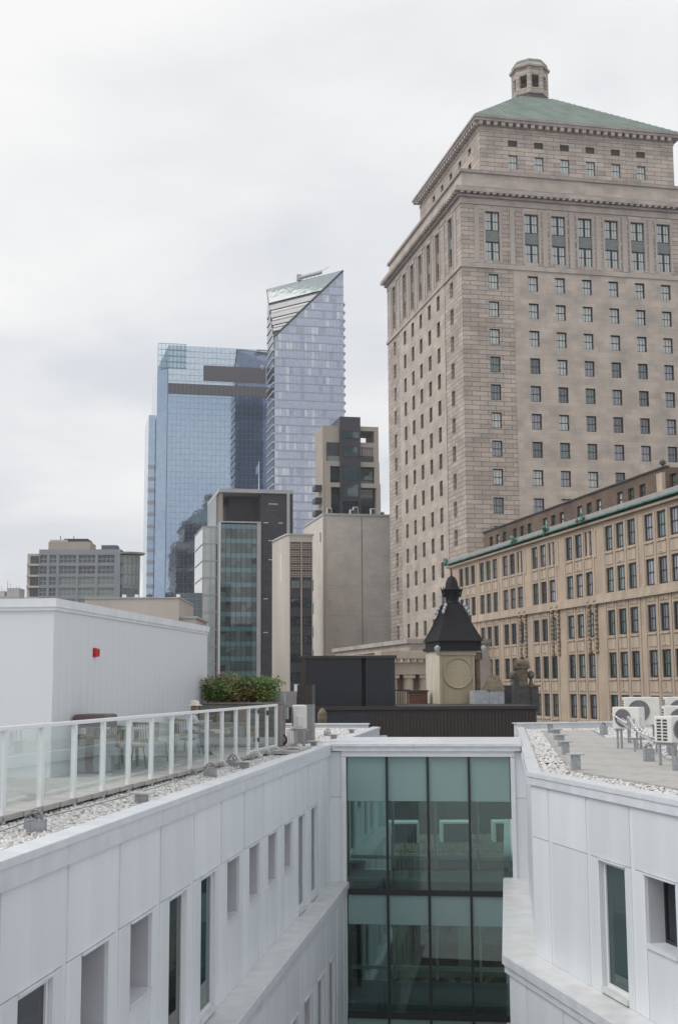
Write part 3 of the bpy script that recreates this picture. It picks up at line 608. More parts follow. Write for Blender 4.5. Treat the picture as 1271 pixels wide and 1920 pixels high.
def sag(a, b, s_, n=10):
    a = Vector(a); b = Vector(b); return [a.lerp(b, t / n) + Vector((0, 0, -4 * s_ * (t / n) * (1 - t / n))) for t in range(n + 1)]
cb = MB()
pts = [world('L', -0.75, -4, 0.0), world('L', -0.66, 2.66, 0.03), world('L', -0.62, 11.39, 0.03), world('L', -0.5, 19.0, 0.02), world('L', -0.9, 29.0, 0.03)]
for a, b in zip(pts[:-1], pts[1:]): cb.tube(sag(a, b, 0.05), 0.007, 5)
tag(cb.build('safety_cable', M['steel_cable']), 'thin steel safety cable strung over the gravel between ringed anchors', 'cable')
bx_ = MB().prism([world('R', 1.55, 3.2)[:2], world('R', 2.45, 3.0)[:2], world('R', 2.55, 3.35)[:2], world('R', 1.6, 3.5)[:2]], -0.3, -0.235).build('timber_board', M['paver2'])
tag(bx_, 'short board lying across the gravel beside the right parapet', 'board')
tp = MB()
for k in range(7):
    p = world('R', 1.6 + 0.12 * k, 2.98 + 0.04 * math.sin(k * 2.1), -0.26); tp.lathe(p, [(0.08, -0.03), (0.10, 0.02), (0.05, 0.06)], 6, 1.2, 0.6)
tag(tp.build('black_tarp', M['dark']), 'crumpled black membrane scrap on the gravel beside a board', 'tarp')

# ------------------------------------------------------------------ air conditioning condensers
def condenser(label, pos, rz, w_, d_, h_, stand, group=None, fans=1, logo=False):
    t = thing('condenser', label, 'condenser', pos, rz, group)
    cs = bx('casing', M['acwhite'], t, -w_ / 2, w_ / 2, 0, d_, stand, stand + h_, cham=0.03)
    r = min(w_ * 0.30, h_ / fans * 0.40); fx = -w_ * 0.10
    for k in range(fans):
        zc = stand + h_ * (k + 0.5) / fans
        MB().cyl((fx, 0.006, zc), (fx, -0.004, zc), r, 28).build('fan_opening', M['acgrey'], t)
        gd = MB()
        for q in np.linspace(-0.85, 0.85, 9): gd.box(fx + q * r - 0.006, fx + q * r + 0.006, -0.02, -0.012, zc - r * math.sqrt(1 - q * q), zc + r * math.sqrt(1 - q * q))
        for q in np.linspace(-0.6, 0.6, 4): gd.box(fx - r * math.sqrt(1 - q * q), fx + r * math.sqrt(1 - q * q), -0.012, -0.006, zc + q * r - 0.004, zc + q * r + 0.004)
        gd.torus((fx, -0.012, zc), (0, 1, 0), r, 0.012, 28, 5).build('fan_guard', M['acgrey'], t)
    nx_, nz_ = 2, max(4, int(h_ / 0.075)); sg = MB()
    for i in range(nx_):
        for j in range(nz_):
            y = d_ * (0.25 + 0.34 * i); z = stand + h_ * 0.08 + (h_ * 0.84) * j / nz_
            sg.box(-w_ / 2 - 0.006, -w_ / 2 + 0.006, y, y + d_ * 0.24, z, z + h_ * 0.84 / nz_ * 0.62)
    sg.build('side_grille', M['acdark'], t)
    bx('service_cover', M['acwhite'], t, w_ * 0.5 - 0.006, w_ * 0.5 + 0.03, d_ * 0.25, d_ * 0.75, stand + h_ * 0.12, stand + h_ * 0.55, cham=0.01)
    if stand > 0.05:
        for sx in (-1, 1):
            for y in (0.06, d_ - 0.06): bx('leg', M['galv'], t, sx * w_ * 0.36 - 0.022, sx * w_ * 0.36 + 0.022, y - 0.022, y + 0.022, 0, stand)
            bx('stand_rail', M['galv'], t, sx * w_ * 0.36 - 0.03, sx * w_ * 0.36 + 0.03, -0.05, d_ + 0.05, stand - 0.05, stand - 0.002)
    return t
zR = -0.28
rA = ROT_AB
condenser('small white condenser on thin legs, round fan turned towards the walkway', world('R', 5.6, 7.55, zR), rA - 0.95, 0.80, 0.32, 0.58, 0.62)
condenser('large white condenser behind the small one, single wide fan', world('R', 7.4, 10.3, zR), rA - 0.25, 1.02, 0.38, 0.80, 0.62)
condenser('large white condenser at the end of the back row', world('R', 8.65, 10.2, zR), rA - 0.25, 1.02, 0.38, 0.80, 0.62)
condenser('tall white condenser in the middle row with pipes coiled before it', world('R', 5.75, 4.5, zR), rA - 0.25, 0.98, 0.36, 0.70, 0.58)
condenser('square white condenser with barred coil face beside a ringed anchor', world('R', 3.85, 0.95, zR), rA + 0.35, 0.66, 0.50, 0.56, 0.58)
for (a, b, nm) in (((4.6, 8.2), (8.4, 7.4), 'long brown sleeper under the front row of condensers'), ((5.0, 5.3), (7.0, 4.8), 'short brown sleeper under the middle condenser'), ((3.25, 1.3), (4.6, 0.9), 'brown sleeper lying beside a ringed anchor'), ((5.9, 10.9), (8.9, 10.3), 'brown sleeper under the back row of condensers')):
    pa = Vector(world('R', *a, -0.31)); pb = Vector(world('R', *b, -0.31)); d = (pb - pa); ln = d.length
    o = bx('timber_sleeper', M['sleeper'], None, 0, ln, -0.07, 0.07, 0, 0.09, cham=0.008); o.location = (pa + pb) / 2 + Vector((0, 0, 0.045)); o.rotation_euler = (0, 0, math.atan2(d.y, d.x)); tag(o, nm, 'sleeper')
def curve_pts(pts, n=8):
    out_ = []; P_ = [Vector(p) for p in pts]; P_ = [P_[0]] + P_ + [P_[-1]]
    for i in range(1, len(P_) - 2):
        for k in range(n):
            t = k / n; a, b, c, d = P_[i - 1:i + 3]
            out_.append(0.5 * ((2 * b) + (c - a) * t + (2 * a - 5 * b + 4 * c - d) * t * t + (3 * b - a - 3 * c + d) * t ** 3))
    return out_ + [P_[-2]]
pp = MB()
for off, dz in ((0, 0), (0.10, 0.05), (-0.06, 0.10)):
    pp.tube(curve_pts([world('R', 5.5 + off, 8.0, 0.62 + dz), world('R', 5.25 + off, 6.6, 0.42 + dz), world('R', 4.75 + off, 5.4, 0.62 + dz), world('R', 4.5 + off, 4.2, 0.28 + dz), world('R', 4.8 + off, 3.2, 0.10 + dz), world('R', 4.3 + off, 2.6, 0.22 + dz), world('R', 5.4 + off, 2.2, 0.18 + dz)]), 0.028, 7)
tag(pp.build('refrigerant_pipe', M['pipe'], smooth=True), 'silver insulated refrigerant pipes looping between the white condensers', 'pipe')
for k, (x, y) in enumerate(((5.6, 6.4), (6.3, 6.0), (7.1, 7.6))):
    t = thing('pipe_support', ['low pipe stand beside the small condenser', 'low pipe stand between the small and the middle condensers', 'low pipe stand under the pipes before the large condensers'][k], 'pipe support', world('R', x, y, -0.31), ROT_AB, 'pipe stands under the refrigerant pipes')
    for sx in (-0.3, 0.3): bx('leg', M['galv'], t, sx - 0.02, sx + 0.02, -0.02, 0.02, 0, 0.42)
    bx('crossbar', M['galv'], t, -0.42, 0.42, -0.03, 0.03, 0.42, 0.47)
# equipment at the far end of the terrace
condenser('white condenser beside the terrace gate on a tall steel frame', world('L', -0.78, 21.6, -0.2), ROT_L - 1.35, 0.86, 0.34, 0.62, 0.60)
t = thing('pipe_rack', 'row of thin vertical pipes on a timber under the condenser by the gate', 'pipe rack', world('L', -0.62, 21.2, -0.22), ROT_L)
for k in range(7): MB().cyl((-0.25 + 0.02 * k, 0.13 * k, 0.06), (-0.25 + 0.02 * k, 0.13 * k, 0.62), 0.016, 7).build('pipe', M['pipe'], t)
bx('timber', M['sleeper'], t, -0.34, -0.10, -0.15, 1.0, 0.0, 0.06)
t = thing('electrical_cabinet', 'stack of grey electrical boxes on a dark post beside the gate', 'electrical box', world('L', -0.98, 20.6, -0.1), ROT_L)
bx('post', M['blackmetal'], t, -0.08, 0.08, -0.05, 0.05, 0, 1.25); bx('breaker_box', M['greybox'], t, -0.16, 0.16, -0.10, 0.10, 1.15, 1.45, cham=0.01); bx('junction_box', M['greybox'], t, 0.02, 0.24, -0.12, 0.08, 0.78, 1.08, cham=0.01)
MB().torus((0.1, -0.1, 0.25), (0.4, 1, 0), 0.13, 0.022, 16, 6).torus((0.12, -0.12, 0.28), (0.5, 1, 0.1), 0.11, 0.02, 16, 6).build('cable_coil', M['blackmetal'], t); bx('base_box', M['galv'], t, -0.16, 0.12, -0.1, 0.12, 0, 0.22)
t = thing('exhaust_hood', 'dark sheet metal vent with slanted hood behind the planter', 'vent', world('L', -1.15, 24.0, -0.2), ROT_L)
bx('duct', M['acgrey'], t, 0.05, 0.55, -0.2, 0.3, 0, 1.2); bx('upper_duct', M['browncap'], t, 0.12, 0.55, -0.2, 0.3, 1.2, 1.75); bx('side_strip', M['acwhite'], t, 0.02, 0.11, -0.15, 0.1, 1.4, 1.77)
MB().prism([(-0.62, -0.2), (0.1, -0.2), (0.1, 0.25), (-0.62, 0.25)], [1.52, 1.02, 1.02, 1.52], [1.57, 1.57, 1.57, 1.57]).build('hood', M['acgrey'], t)

# ------------------------------------------------------------------ planter with shrubs
PL = thing('planter', 'long grey timber planter box closing the end of the terrace', 'planter', world('L', -2.95, 20.1, 0), ROT_L - 0.03)
for k in range(5): bx('board', M['soil'], PL, 0.02, 2.06, -0.02, 0.02, 0.03 + 0.21 * k, 0.23 + 0.21 * k)
bx('cap_board', M['soil'], PL, -0.02, 2.12, -0.06, 0.72, 1.08, 1.12); bx('end_board', M['soil'], PL, 2.06, 2.10, 0, 0.68, 0.02, 1.07); bx('earth', M['bark'], PL, 0.04, 2.05, 0.03, 0.66, 0.2, 1.121)
for x in (0.0, 1.02, 2.02): bx('corner_post', M['soil'], PL, x, x + 0.07, -0.04, 0.03, 0, 1.07)
def shrub(label, x, y, z, h, rw, mats, n):
    t = thing('shrub', label, 'shrub', world('L', x, y, z), ROT_L, None)
    st = MB()
    for k in range(5):
        a = k * 1.3; st.cyl((0.05 * math.cos(a), 0.05 * math.sin(a), 0), (rw * 0.5 * math.cos(a), 0.2 * math.sin(a), h * 0.75), 0.012, 5, 0.005)
    st.build('stems', M['bark'], t)
    for mi, mt_ in enumerate(mats):
        cl = [(rng.normal(0, rw * 0.46), rng.normal(0, 0.15), h * rng.uniform(0.15, 1.12)) for _ in range(14)]
        b = MB()
        for _ in range(n):
            c = cl[rng.integers(len(cl))]; p = Vector((c[0] + rng.normal(0, 0.09), c[1] + rng.normal(0, 0.08), max(0.02, c[2] + rng.normal(0, 0.08))))
            d = Vector(rng.normal(0, 1, 3)); d.z = abs(d.z) * 0.6; d.normalize(); s_ = d.orthogonal().normalized(); l_n = rng.uniform(0.035, 0.12)
            b.quad(p, p + d * l_n * 0.5 + s_ * l_n * 0.22, p + d * l_n, p + d * l_n * 0.5 - s_ * l_n * 0.22)
        b.build('foliage', mt_, t)
shrub('dense dark green shrub at the wall end of the planter', -2.66, 20.5, 1.12, 0.46, 0.36, [M['leaf'], M['leaf'], M['leaf2']], 900)
shrub('leggy green shrub with rusty twigs rising tallest in the planter', -2.2, 20.45, 1.12, 0.56, 0.34, [M['leaf'], M['leaf3'], M['leaf2']], 750)
shrub('olive and rust toned shrub in the middle of the planter', -1.75, 20.5, 1.12, 0.48, 0.36, [M['leaf2'], M['leaf3'], M['leaf']], 800)
shrub('bright green bushy shrub at the railing end of the planter', -1.32, 20.45, 1.12, 0.46, 0.30, [M['leaf'], M['leaf2'], M['leaf']], 900)

# ------------------------------------------------------------------ terrace furniture and the seated person
t = thing('storage_bench', 'brown covered lounge cabinet standing against the white wall', 'cabinet', world('L', -2.62, 10.75, 0), ROT_L)
bx('base', M['greybox'], t, -0.30, 0.26, -0.3, 0.35, 0.02, 0.62); bx('side_post', M['brownleather'], t, -0.08, 0.06, -0.33, -0.29, 0.0, 1.0); bx('top_cushion', M['brownleather'], t, -0.33, 0.30, -0.34, 0.38, 0.82, 1.06, cham=0.06); bx('shelf', M['brownleather'], t, -0.31, 0.28, -0.32, 0.36, 0.62, 0.68); bx('speaker', M['blackmetal'], t, 0.06, 0.2, -0.32, -0.1, 0.68, 0.81)
def chair(label, x, y, rz, group):
    t = thing('patio_chair', label, 'chair', world('L', x, y, 0), ROT_L + rz, group)
    bx('seat', M['cushion'], t, -0.26, 0.26, -0.26, 0.26, 0.40, 0.48, cham=0.03)
    b = MB()
    for k in range(17):
        a = math.pi * (k / 16); b.cyl((0.29 * math.cos(a), 0.05 + 0.24 * math.sin(a), 0.44), (0.32 * math.cos(a), 0.06 + 0.28 * math.sin(a), 0.80), 0.011, 5)
    b.tube([(0.32 * math.cos(math.pi * k / 16), 0.06 + 0.28 * math.sin(math.pi * k / 16), 0.80) for k in range(17)], 0.018, 6)
    b.build('backrest', M['wicker'], t)
    for sx in (-1, 1):
        for sy in (-1, 1): MB().cyl((sx * 0.22, sy * 0.22, 0.42), (sx * 0.27, sy * 0.27, 0), 0.014, 6).build('leg', M['wicker'], t)
    return t
chair('wicker chair with cream seat standing nearest the brown cabinet', -2.35, 11.9, 2.2, 'patio chairs'); chair('wicker chair pushed to the table between the cabinet and the seated person', -2.5, 13.9, 2.6, 'patio chairs')
chair('wicker chair with cream seat on which the person in white sits', -2.36, 16.2, math.pi - 1.05, 'patio chairs'); chair('wicker chair at the planter end of the terrace', -2.2, 18.6, -0.6, 'patio chairs')
def table(label, x, y):
    t = thing('patio_table', label, 'table', world('L', x, y, 0), ROT_L)
    bx('table_top', M['paver'], t, -0.36, 0.36, -0.55, 0.55, 0.70, 0.735, cham=0.01)
    for sx in (-0.3, 0.3):
        for sy in (-0.48, 0.48): bx('leg', M['wicker'], t, sx - 0.02, sx + 0.02, sy - 0.02, sy + 0.02, 0, 0.70)
table('pale rectangular patio table between two wicker chairs', -2.62, 12.9); table('pale rectangular patio table before the seated person', -2.5, 17.5)
PS = thing('person', 'person in white shirt and cream hat sitting at a terrace table', 'person', world('L', -2.36, 16.2, 0), ROT_L - 1.05); PS.scale = (1.0, 1.0, 0.86)
def skin(name, verts, edges, mt, parent, lev=2):
    me = bpy.data.meshes.new(name); me.from_pydata([v[0] for v in verts], edges, []); o = place(name, me, parent); me.materials.append(mt)
    md = o.modifiers.new('skin', 'SKIN'); md.use_smooth_shade = True
    for i, v in enumerate(verts):
        r = v[1]; me.skin_vertices[0].data[i].radius = (r, r) if not isinstance(r, tuple) else r
    me.skin_vertices[0].data[0].use_root = True
    sb = o.modifiers.new('sub', 'SUBSURF'); sb.levels = lev; sb.render_levels = lev; return o
# body faces +y (towards the planter), leaning over the table
bodyv = [((0, 0, 0.53), (0.17, 0.13)), ((0, 0.03, 0.74), (0.155, 0.12)), ((0, 0.10, 0.95), (0.18, 0.12)), ((0, 0.16, 1.06), (0.10, 0.08)), ((0, 0.20, 1.13), 0.055), ((0, 0.23, 1.21), (0.075, 0.09)), ((0, 0.235, 1.30), (0.07, 0.085)),
         ((0.20, 0.14, 1.00), 0.062), ((0.27, 0.24, 0.80), 0.05), ((0.20, 0.47, 0.77), 0.036), ((0.19, 0.55, 0.78), 0.03), ((-0.20, 0.14, 1.00), 0.062), ((-0.27, 0.24, 0.80), 0.05), ((-0.18, 0.47, 0.77), 0.036), ((-0.17, 0.55, 0.78), 0.03),
         ((0.10, 0.06, 0.52), 0.10), ((0.13, 0.45, 0.52), 0.07), ((0.14, 0.44, 0.10), 0.045), ((0.14, 0.58, 0.05), 0.035), ((-0.10, 0.06, 0.52), 0.10), ((-0.13, 0.45, 0.52), 0.07), ((-0.14, 0.50, 0.10), 0.045), ((-0.14, 0.64, 0.05), 0.035)]
bodye = [(0, 1), (1, 2), (2, 3), (3, 4), (4, 5), (5, 6), (2, 7), (7, 8), (8, 9), (9, 10), (2, 11), (11, 12), (12, 13), (13, 14), (0, 15), (15, 16), (16, 17), (17, 18), (0, 19), (19, 20), (20, 21), (21, 22)]
skin('body', bodyv, bodye, M['skin'], PS)
shv = [((0, -0.005, 0.50), (0.195, 0.155)), ((0, 0.03, 0.74), (0.18, 0.145)), ((0, 0.10, 0.96), (0.20, 0.14)), ((0, 0.155, 1.05), (0.12, 0.10)), ((0.205, 0.14, 1.0), 0.085), ((0.265, 0.23, 0.82), 0.075), ((-0.205, 0.14, 1.0), 0.085), ((-0.265, 0.23, 0.82), 0.075)]
skin('shirt', shv, [(0, 1), (1, 2), (2, 3), (2, 4), (4, 5), (2, 6), (6, 7)], M['shirt'], PS)
jv = [((0, 0.0, 0.50), (0.19, 0.14)), ((0.10, 0.08, 0.52), 0.115), ((0.13, 0.45, 0.52), 0.085), ((0.14, 0.44, 0.16), 0.065), ((-0.10, 0.08, 0.52), 0.115), ((-0.13, 0.45, 0.52), 0.085), ((-0.14, 0.50, 0.16), 0.065)]
skin('trousers', jv, [(0, 1), (1, 2), (2, 3), (0, 4), (4, 5), (5, 6)], M['jeans'], PS)
for sx in (-1, 1):
    hb = MB()
    for f_, (dx, ln) in enumerate(((-0.028, 0.07), (-0.01, 0.085), (0.01, 0.08), (0.028, 0.06))): hb.tube([(sx * 0.185 + dx, 0.57, 0.785), (sx * 0.185 + dx, 0.57 + ln * 0.6, 0.79), (sx * 0.185 + dx, 0.57 + ln, 0.765)], 0.009, 6)
    hb.tube([(sx * 0.185 - sx * 0.035, 0.55, 0.78), (sx * 0.185 - sx * 0.06, 0.59, 0.78), (sx * 0.185 - sx * 0.055, 0.62, 0.77)], 0.010, 6)
    hb.build('fingers', M['skin'], PS)
    MB().lathe((sx * 0.14, 0.52 if sx > 0 else 0.58, 0.0), [(0.05, 0.0), (0.055, 0.04), (0.045, 0.09)], 10, 0.8, 2.0).build('shoe', M['blackmetal'], PS)
MB().lathe((0, 0.235, 1.29), [(0.17, 0.0), (0.165, 0.012), (0.105, 0.03), (0.10, 0.09), (0.08, 0.125), (0.03, 0.14)], 18, 0.95, 1.1).build('hat', M['hat'], PS, smooth=True)
fa = MB(); fa.lathe((0, 0.325, 1.225), [(0.008, -0.02), (0.016, 0.0), (0.008, 0.035)], 6); fa.build('nose', M['skin'], PS)
for sx in (-1, 1):
    MB().lathe((sx * 0.03, 0.312, 1.262), [(0.004, -0.008), (0.011, 0), (0.004, 0.008)], 6).build('eye', M['blackmetal'], PS); MB().lathe((sx * 0.078, 0.225, 1.225), [(0.01, -0.03), (0.02, 0.0), (0.012, 0.03)], 6, 0.5, 1).build('ear', M['skin'], PS)
bx('mouth', M['rustframe'], PS, -0.02, 0.02, 0.315, 0.325, 1.172, 1.178)

# ================================================================== MIDDLE GROUND
# old brick building behind the bridge with a low gravel roof and white units
OB = thing('brick_building', 'old red brick building with buff pilasters seen through the glass bridge', 'building', (-5.0, 50.2, 0), 0.0)
ops = []
for k in range(5):
    x = 1.1 + 2.35 * k; ops += [(x, x + 1.1, -8.0, -6.55, 0.3), (x, x + 1.1, -12.3, -10.1, 0.3)]
wall(MB(), 'y', 0, 0, 13, -20, -5.15, ops, 0.3, 1).build('wall', M['redbrick'], OB)
for o_ in ops: window(OB, ((o_[0] + o_[1]) / 2, 0.18, o_[2]), 'y', 1.1, round(o_[3] - o_[2], 3), M['win_dark'], 2)
for k in range(6):
    x = 0.35 + 2.35 * k; bx('pilaster', M['cream'], OB, x - 0.28, x + 0.28, -0.14, -0.002, -9.2, -5.6); bx('pilaster', M['cream'], OB, x - 0.2, x + 0.2, -0.12, -0.002, -14, -9.6)
for o_ in ops[1::2]:
    xc = (o_[0] + o_[1]) / 2; MB().torus((xc, -0.05, -10.15), (0, 1, 0), 0.68, 0.13, 14, 6, 0 if True else 0, math.pi * 2).build('arch', M['cream'], OB)
bx('cornice', M['oldstone'], OB, -0.2, 13.2, -0.35, 0.0, -5.5, -5.1); bx('string_course', M['cream'], OB, -0.1, 13.1, -0.2, -0.001, -9.58, -9.25); bx('frieze', M['oldstone'], OB, -0.1, 13.1, -0.1, -0.001, -6.3, -5.55)
bx('roof', M['roofbed'], OB, 0, 13, 0.0, 5.7, -5.3, -5.0)
gr = gravel('gravel', [(0.1, 0.1), (12.9, 0.1), (12.9, 5.6), (0.1, 5.6)], -4.985, 130, 0.08, OB.location, 0); tag(gr, 'tan gravel on the low roof seen through the glass bridge', 'gravel', kind='stuff')
gr.data.materials[0] = mat('tan_gravel', (0.26, 0.23, 0.17), 0.95, var=0.5, scale=9)
for k, x in enumerate((6.95, 9.1, 11.25)):
    p = Vector(OB.location) + Vector((x, 2.6, -5.0))
    t = thing('roof_vent_box', 'white framed box with dark open front on the low tan roof', 'vent box', p, 0.0, 'white framed boxes on the low roof')
    bx('top', M['white'], t, 0, 1.25, 0, 0.9, 0.85, 0.92); bx('side', M['white'], t, 0, 0.10, 0, 0.9, 0.1, 0.849); bx('side', M['white'], t, 1.17, 1.25, 0, 0.9, 0.1, 0.849); bx('louvre_panel', M['acdark'], t, 0.10, 1.17, 0.12, 0.16, 0.1, 0.849); bx('skid', M['steel_cable'], t, -0.1, 1.4, 0.1, 0.2, 0.0, 0.1)
# brown clad wall and black penthouse
BW = thing('clad_rooftop', 'dark brown ribbed wall running behind the glass bridge', 'building', (-4.6, 56, 0), 0.012)
MB().box(0, 13.25, 0, 8, -8, 0.42).build('wall', M['brownclad'], BW)
for k in range(88):
    x = 0.05 + 0.15 * k; bx('rib', M['brownclad'], BW, x, x + 0.07, -0.035, -0.001, -8, 0.36)
bx('coping', M['browncap'], BW, -0.1, 13.3, -0.12, 8, 0.42, 0.56); bx('roof', M['slate'], BW, 0, 13.2, 0.1, 8, 0.40, 0.425)
bx('dark_panel', M['blackclad'], BW, 0.5, 5.9, -0.06, -0.037, -3, 0.30)
PB = thing('penthouse', 'blue black ribbed metal penthouse with a notch in its front', 'building', (-1.45, 57.0, 0.5), 0.0)
MB().prism([(-0.3, 0), (2.42, 0), (2.42, 0.5), (2.60, 0.5), (2.60, -0.1), (3.92, -0.1), (3.92, 4), (-0.3, 4)], 0, 2.2).build('wall', M['blackclad'], PB)
for k in range(36):
    x = -0.02 + 0.115 * k
    if x < 2.36: bx('rib', M['blackclad'], PB, x, x + 0.05, -0.045, -0.001, 0.02, 2.18)
    elif x > 2.62 and x < 3.88: bx('rib', M['blackclad'], PB, x, x + 0.05, -0.145, -0.101, 0.02, 2.18)
bx('corner_trim', M['browncap'], PB, -0.32, -0.06, -0.06, -0.001, 0, 2.2)
MB().prism([(-0.4, -0.12), (2.5, -0.12), (2.5, -0.22), (4.0, -0.22), (4.0, 4.1), (-0.4, 4.1)], 2.2, 2.32).build('coping', M['browncap'], PB)
bx('base_trim', M['browncap'], PB, -0.45, 4.0, -0.3, -0.15, -0.06, 0.08)
p = (0.1, 52.6, -0.25)
t = thing('stone_finial', 'small rounded stone finial rising before the dark wall', 'finial', (-0.75, 53.4, -0.5)); MB().lathe((0, 0, 0), [(0.16, 0), (0.16, 0.35), (0.30, 0.36), (0.30, 0.42), (0.17, 0.44), (0.21, 0.62), (0.20, 0.85), (0.12, 1.0), (0.03, 1.06)], 12).build('stone', M['oldstone'], t, smooth=False)
# cream turret
TU = thing('turret', 'cream square turret with a blank round clock ring and black pyramid roof', 'turret', (4.88, 62, 0.3), ROT_AB)
MB().box(0, 1.75, 0, 2.4, 0, 2.85).build('wall', M['cream'], TU)
bx('side_face', M['creamlight'], TU, -0.012, -0.001, 0.0, 2.4, 0, 2.8); bx('pilaster', M['cream'], TU, -0.02, 0.10, -0.05, -0.001, 0, 2.7); bx('pilaster', M['cream'], TU, 1.65, 1.77, -0.05, -0.001, 0, 2.7); bx('cornice', M['cream'], TU, -0.06, 1.85, -0.08, -0.001, 2.62, 2.80)  # side_face is a thin sheet, its paler colour standing for light from the left
MB().torus((0.92, -0.02, 1.75), (0, 1, 0), 0.73, 0.05, 96, 6).build('clock_ring', M['cream'], TU, smooth=True); MB().cyl((0.92, 0.01, 1.75), (0.92, -0.015, 1.75), 0.70, 40).build('blank_dial', M['cream'], TU)
for z in (1.5, 1.9): bx('dial_seam', M['creamlight'], TU, 0.30, 1.54, -0.019, -0.0155, z, z + 0.012)
MB().cyl((1.98, 0.15, 0.35), (1.98, 0.15, 2.4), 0.13, 10).build('column', M['oldstone'], TU); bx('column_capital', M['oldstone'], TU, 1.78, 2.18, -0.05, 0.35, 2.4, 2.75); bx('rear_wall', M['cream'], TU, 1.75, 2.1, 0.4, 2.3, 0, 2.8)
MB().prism([(-0.12, -0.2), (2.2, -0.2), (2.2, 2.55), (-0.12, 2.55)], 2.85, 3.0).build('eave', M['blackroof'], TU); MB().prism([(-0.02, -0.1), (2.12, -0.1), (2.12, 2.45), (-0.02, 2.45)], 3.0, 3.32).build('eave_band', M['blackroof'], TU)
cx_, cy_ = 1.04, 1.15
def ring_at(z):   # concave pyramid profile
    t_ = (z - 3.32) / 1.85; hw = 1.17 * (1 - t_) + 0.42 * t_ - 0.05 * math.sin(math.pi * t_); hd = 1.36 * (1 - t_) + 0.42 * t_ - 0.05 * math.sin(math.pi * t_); return hw, hd
pr = MB(); prev = None
for z in np.linspace(3.32, 5.17, 7):
    hw, hd = ring_at(z); cur = [(cx_ - hw, cy_ - hd, z), (cx_ + hw, cy_ - hd, z), (cx_ + hw, cy_ + hd, z), (cx_ - hw, cy_ + hd, z)]
    if prev:
        for i in range(4): pr.quad(prev[i], prev[(i + 1) % 4], cur[(i + 1) % 4], cur[i])
    prev = cur
pr.build('roof', M['blackroof'], TU)
for f_ in np.linspace(-0.9, 0.9, 8):
    for side in (0, 1):
        sm = MB(); pts = []
        for z in np.linspace(3.33, 5.15, 6):
            hw, hd = ring_at(z); pts.append((cx_ + f_ * hw, cy_ - hd - 0.01, z) if side == 0 else (cx_ - hw - 0.01, cy_ + f_ * hd, z))
        sm.tube(pts, 0.016, 5).build('roof_seam', M['blackroof'], TU)
MB().lathe((cx_, cy_, 5.15), [(0.40, 0), (0.42, 0.12), (0.33, 0.2), (0.36, 0.55), (0.52, 0.78), (0.34, 0.85), (0.30, 1.15), (0.20, 1.38), (0.05, 1.48), (0.02, 1.85)], 8).build('crown', M['blackroof'], TU)
for k in range(8):
    a = k * math.pi / 4 + 0.39; b = MB(); b.cyl((cx_ + 0.40 * math.cos(a), cy_ + 0.40 * math.sin(a), 5.55), (cx_ + 0.56 * math.cos(a), cy_ + 0.56 * math.sin(a), 6.05), 0.06, 5, 0.02); b.build('crown_leaf', M['blackroof'], TU)
for (sx, sy) in ((-1, -1), (1, -1), (-1, 1), (1, 1)):
    b = MB()
    for k in range(3): b.lathe((cx_ + sx * (0.48 + 0.09 * k), cy_ + sy * (0.48 + 0.09 * k), 5.12 - 0.17 * k), [(0.04, -0.10), (0.09, 0.0), (0.03, 0.12)], 6)
    b.build('zinc_scroll', M['zinc'], TU)
for x in (-0.15, 2.2): MB().lathe((x, -0.15, 2.85), [(0.03, -0.25), (0.12, 0.0), (0.16, 0.15), (0.02, 0.25)], 6).build('corner_scroll', M['zinc'], TU)
# odd roof pieces beside the turret
t = thing('brick_parapet', 'short red brick parapet stub left of the cream turret', 'parapet', (3.42, 63.0, 0.42), ROT_AB); MB().box(0, 0.95, 0, 0.5, 0, 0.72).build('brickwork', M['redbrick'], t); bx('cap', M['slate'], t, -0.05, 1.0, -0.05, 0.55, 0.72, 0.80)
t = thing('balustrade', 'dark iron balustrade before the columns left of the turret', 'balustrade', (2.55, 62.0, 0.45), 0)
for k in range(7): bx('baluster', M['browncap'], t, 0.12 * k, 0.12 * k + 0.03, 0, 0.03, 0, 0.75)
bx('rail', M['browncap'], t, -0.05, 0.85, -0.02, 0.05, 0.75, 0.81); bx('pedestal', M['cream'], t, 0.2, 0.55, 0.3, 0.6, 0, 0.7)
t = thing('dormer', 'small gabled dormer with brown stone roof and pale zinc cheek', 'dormer', (7.0, 61.2, 0.42), ROT_AB)
MB().prism([(0.25, 0), (0.95, 0), (0.95, 0.9), (0.25, 0.9)], 0, 0.85).build('cheek', M['zinc'], t)
MB().quad((0.12, -0.08, 0.8), (0.98, -0.08, 0.8), (0.85, 0.45, 1.5), (0.35, 0.45, 1.5)).quad((0.12, 0.98, 0.8), (0.98, 0.98, 0.8), (0.85, 0.45, 1.5), (0.35, 0.45, 1.5)).quad((0.12, -0.08, 0.8), (0.35, 0.45, 1.5), (0.12, 0.98, 0.8)).quad((0.98, -0.08, 0.8), (0.85, 0.45, 1.5), (0.98, 0.98, 0.8)).build('roof', M['oldstone'], t)
MB().prism([(-0.55, 0.1), (0.25, 0.1), (0.25, 0.8), (-0.55, 0.8)], 0, 0.78).build('zinc_apron', M['zinc'], t); bx('slate_apron', M['slate'], t, 0.96, 2.1, 0.0, 0.7, 0, 1.02)
t = thing('chimney', 'weathered stone chimney with round ball finials beside the dormer', 'chimney', (8.35, 61.0, 0.5), ROT_AB)
MB().prism([(0, 0), (0.85, 0), (0.85, 0.7), (0, 0.7)], 0, 0.9).build('pedestal', M['slate'], t)
MB().prism([(0.05, 0.1), (0.35, 0.1), (0.35, 0.6), (0.05, 0.6)], [0.9] * 4, [1.55, 1.35, 1.35, 1.55]).build('shoulder', M['slate'], t)
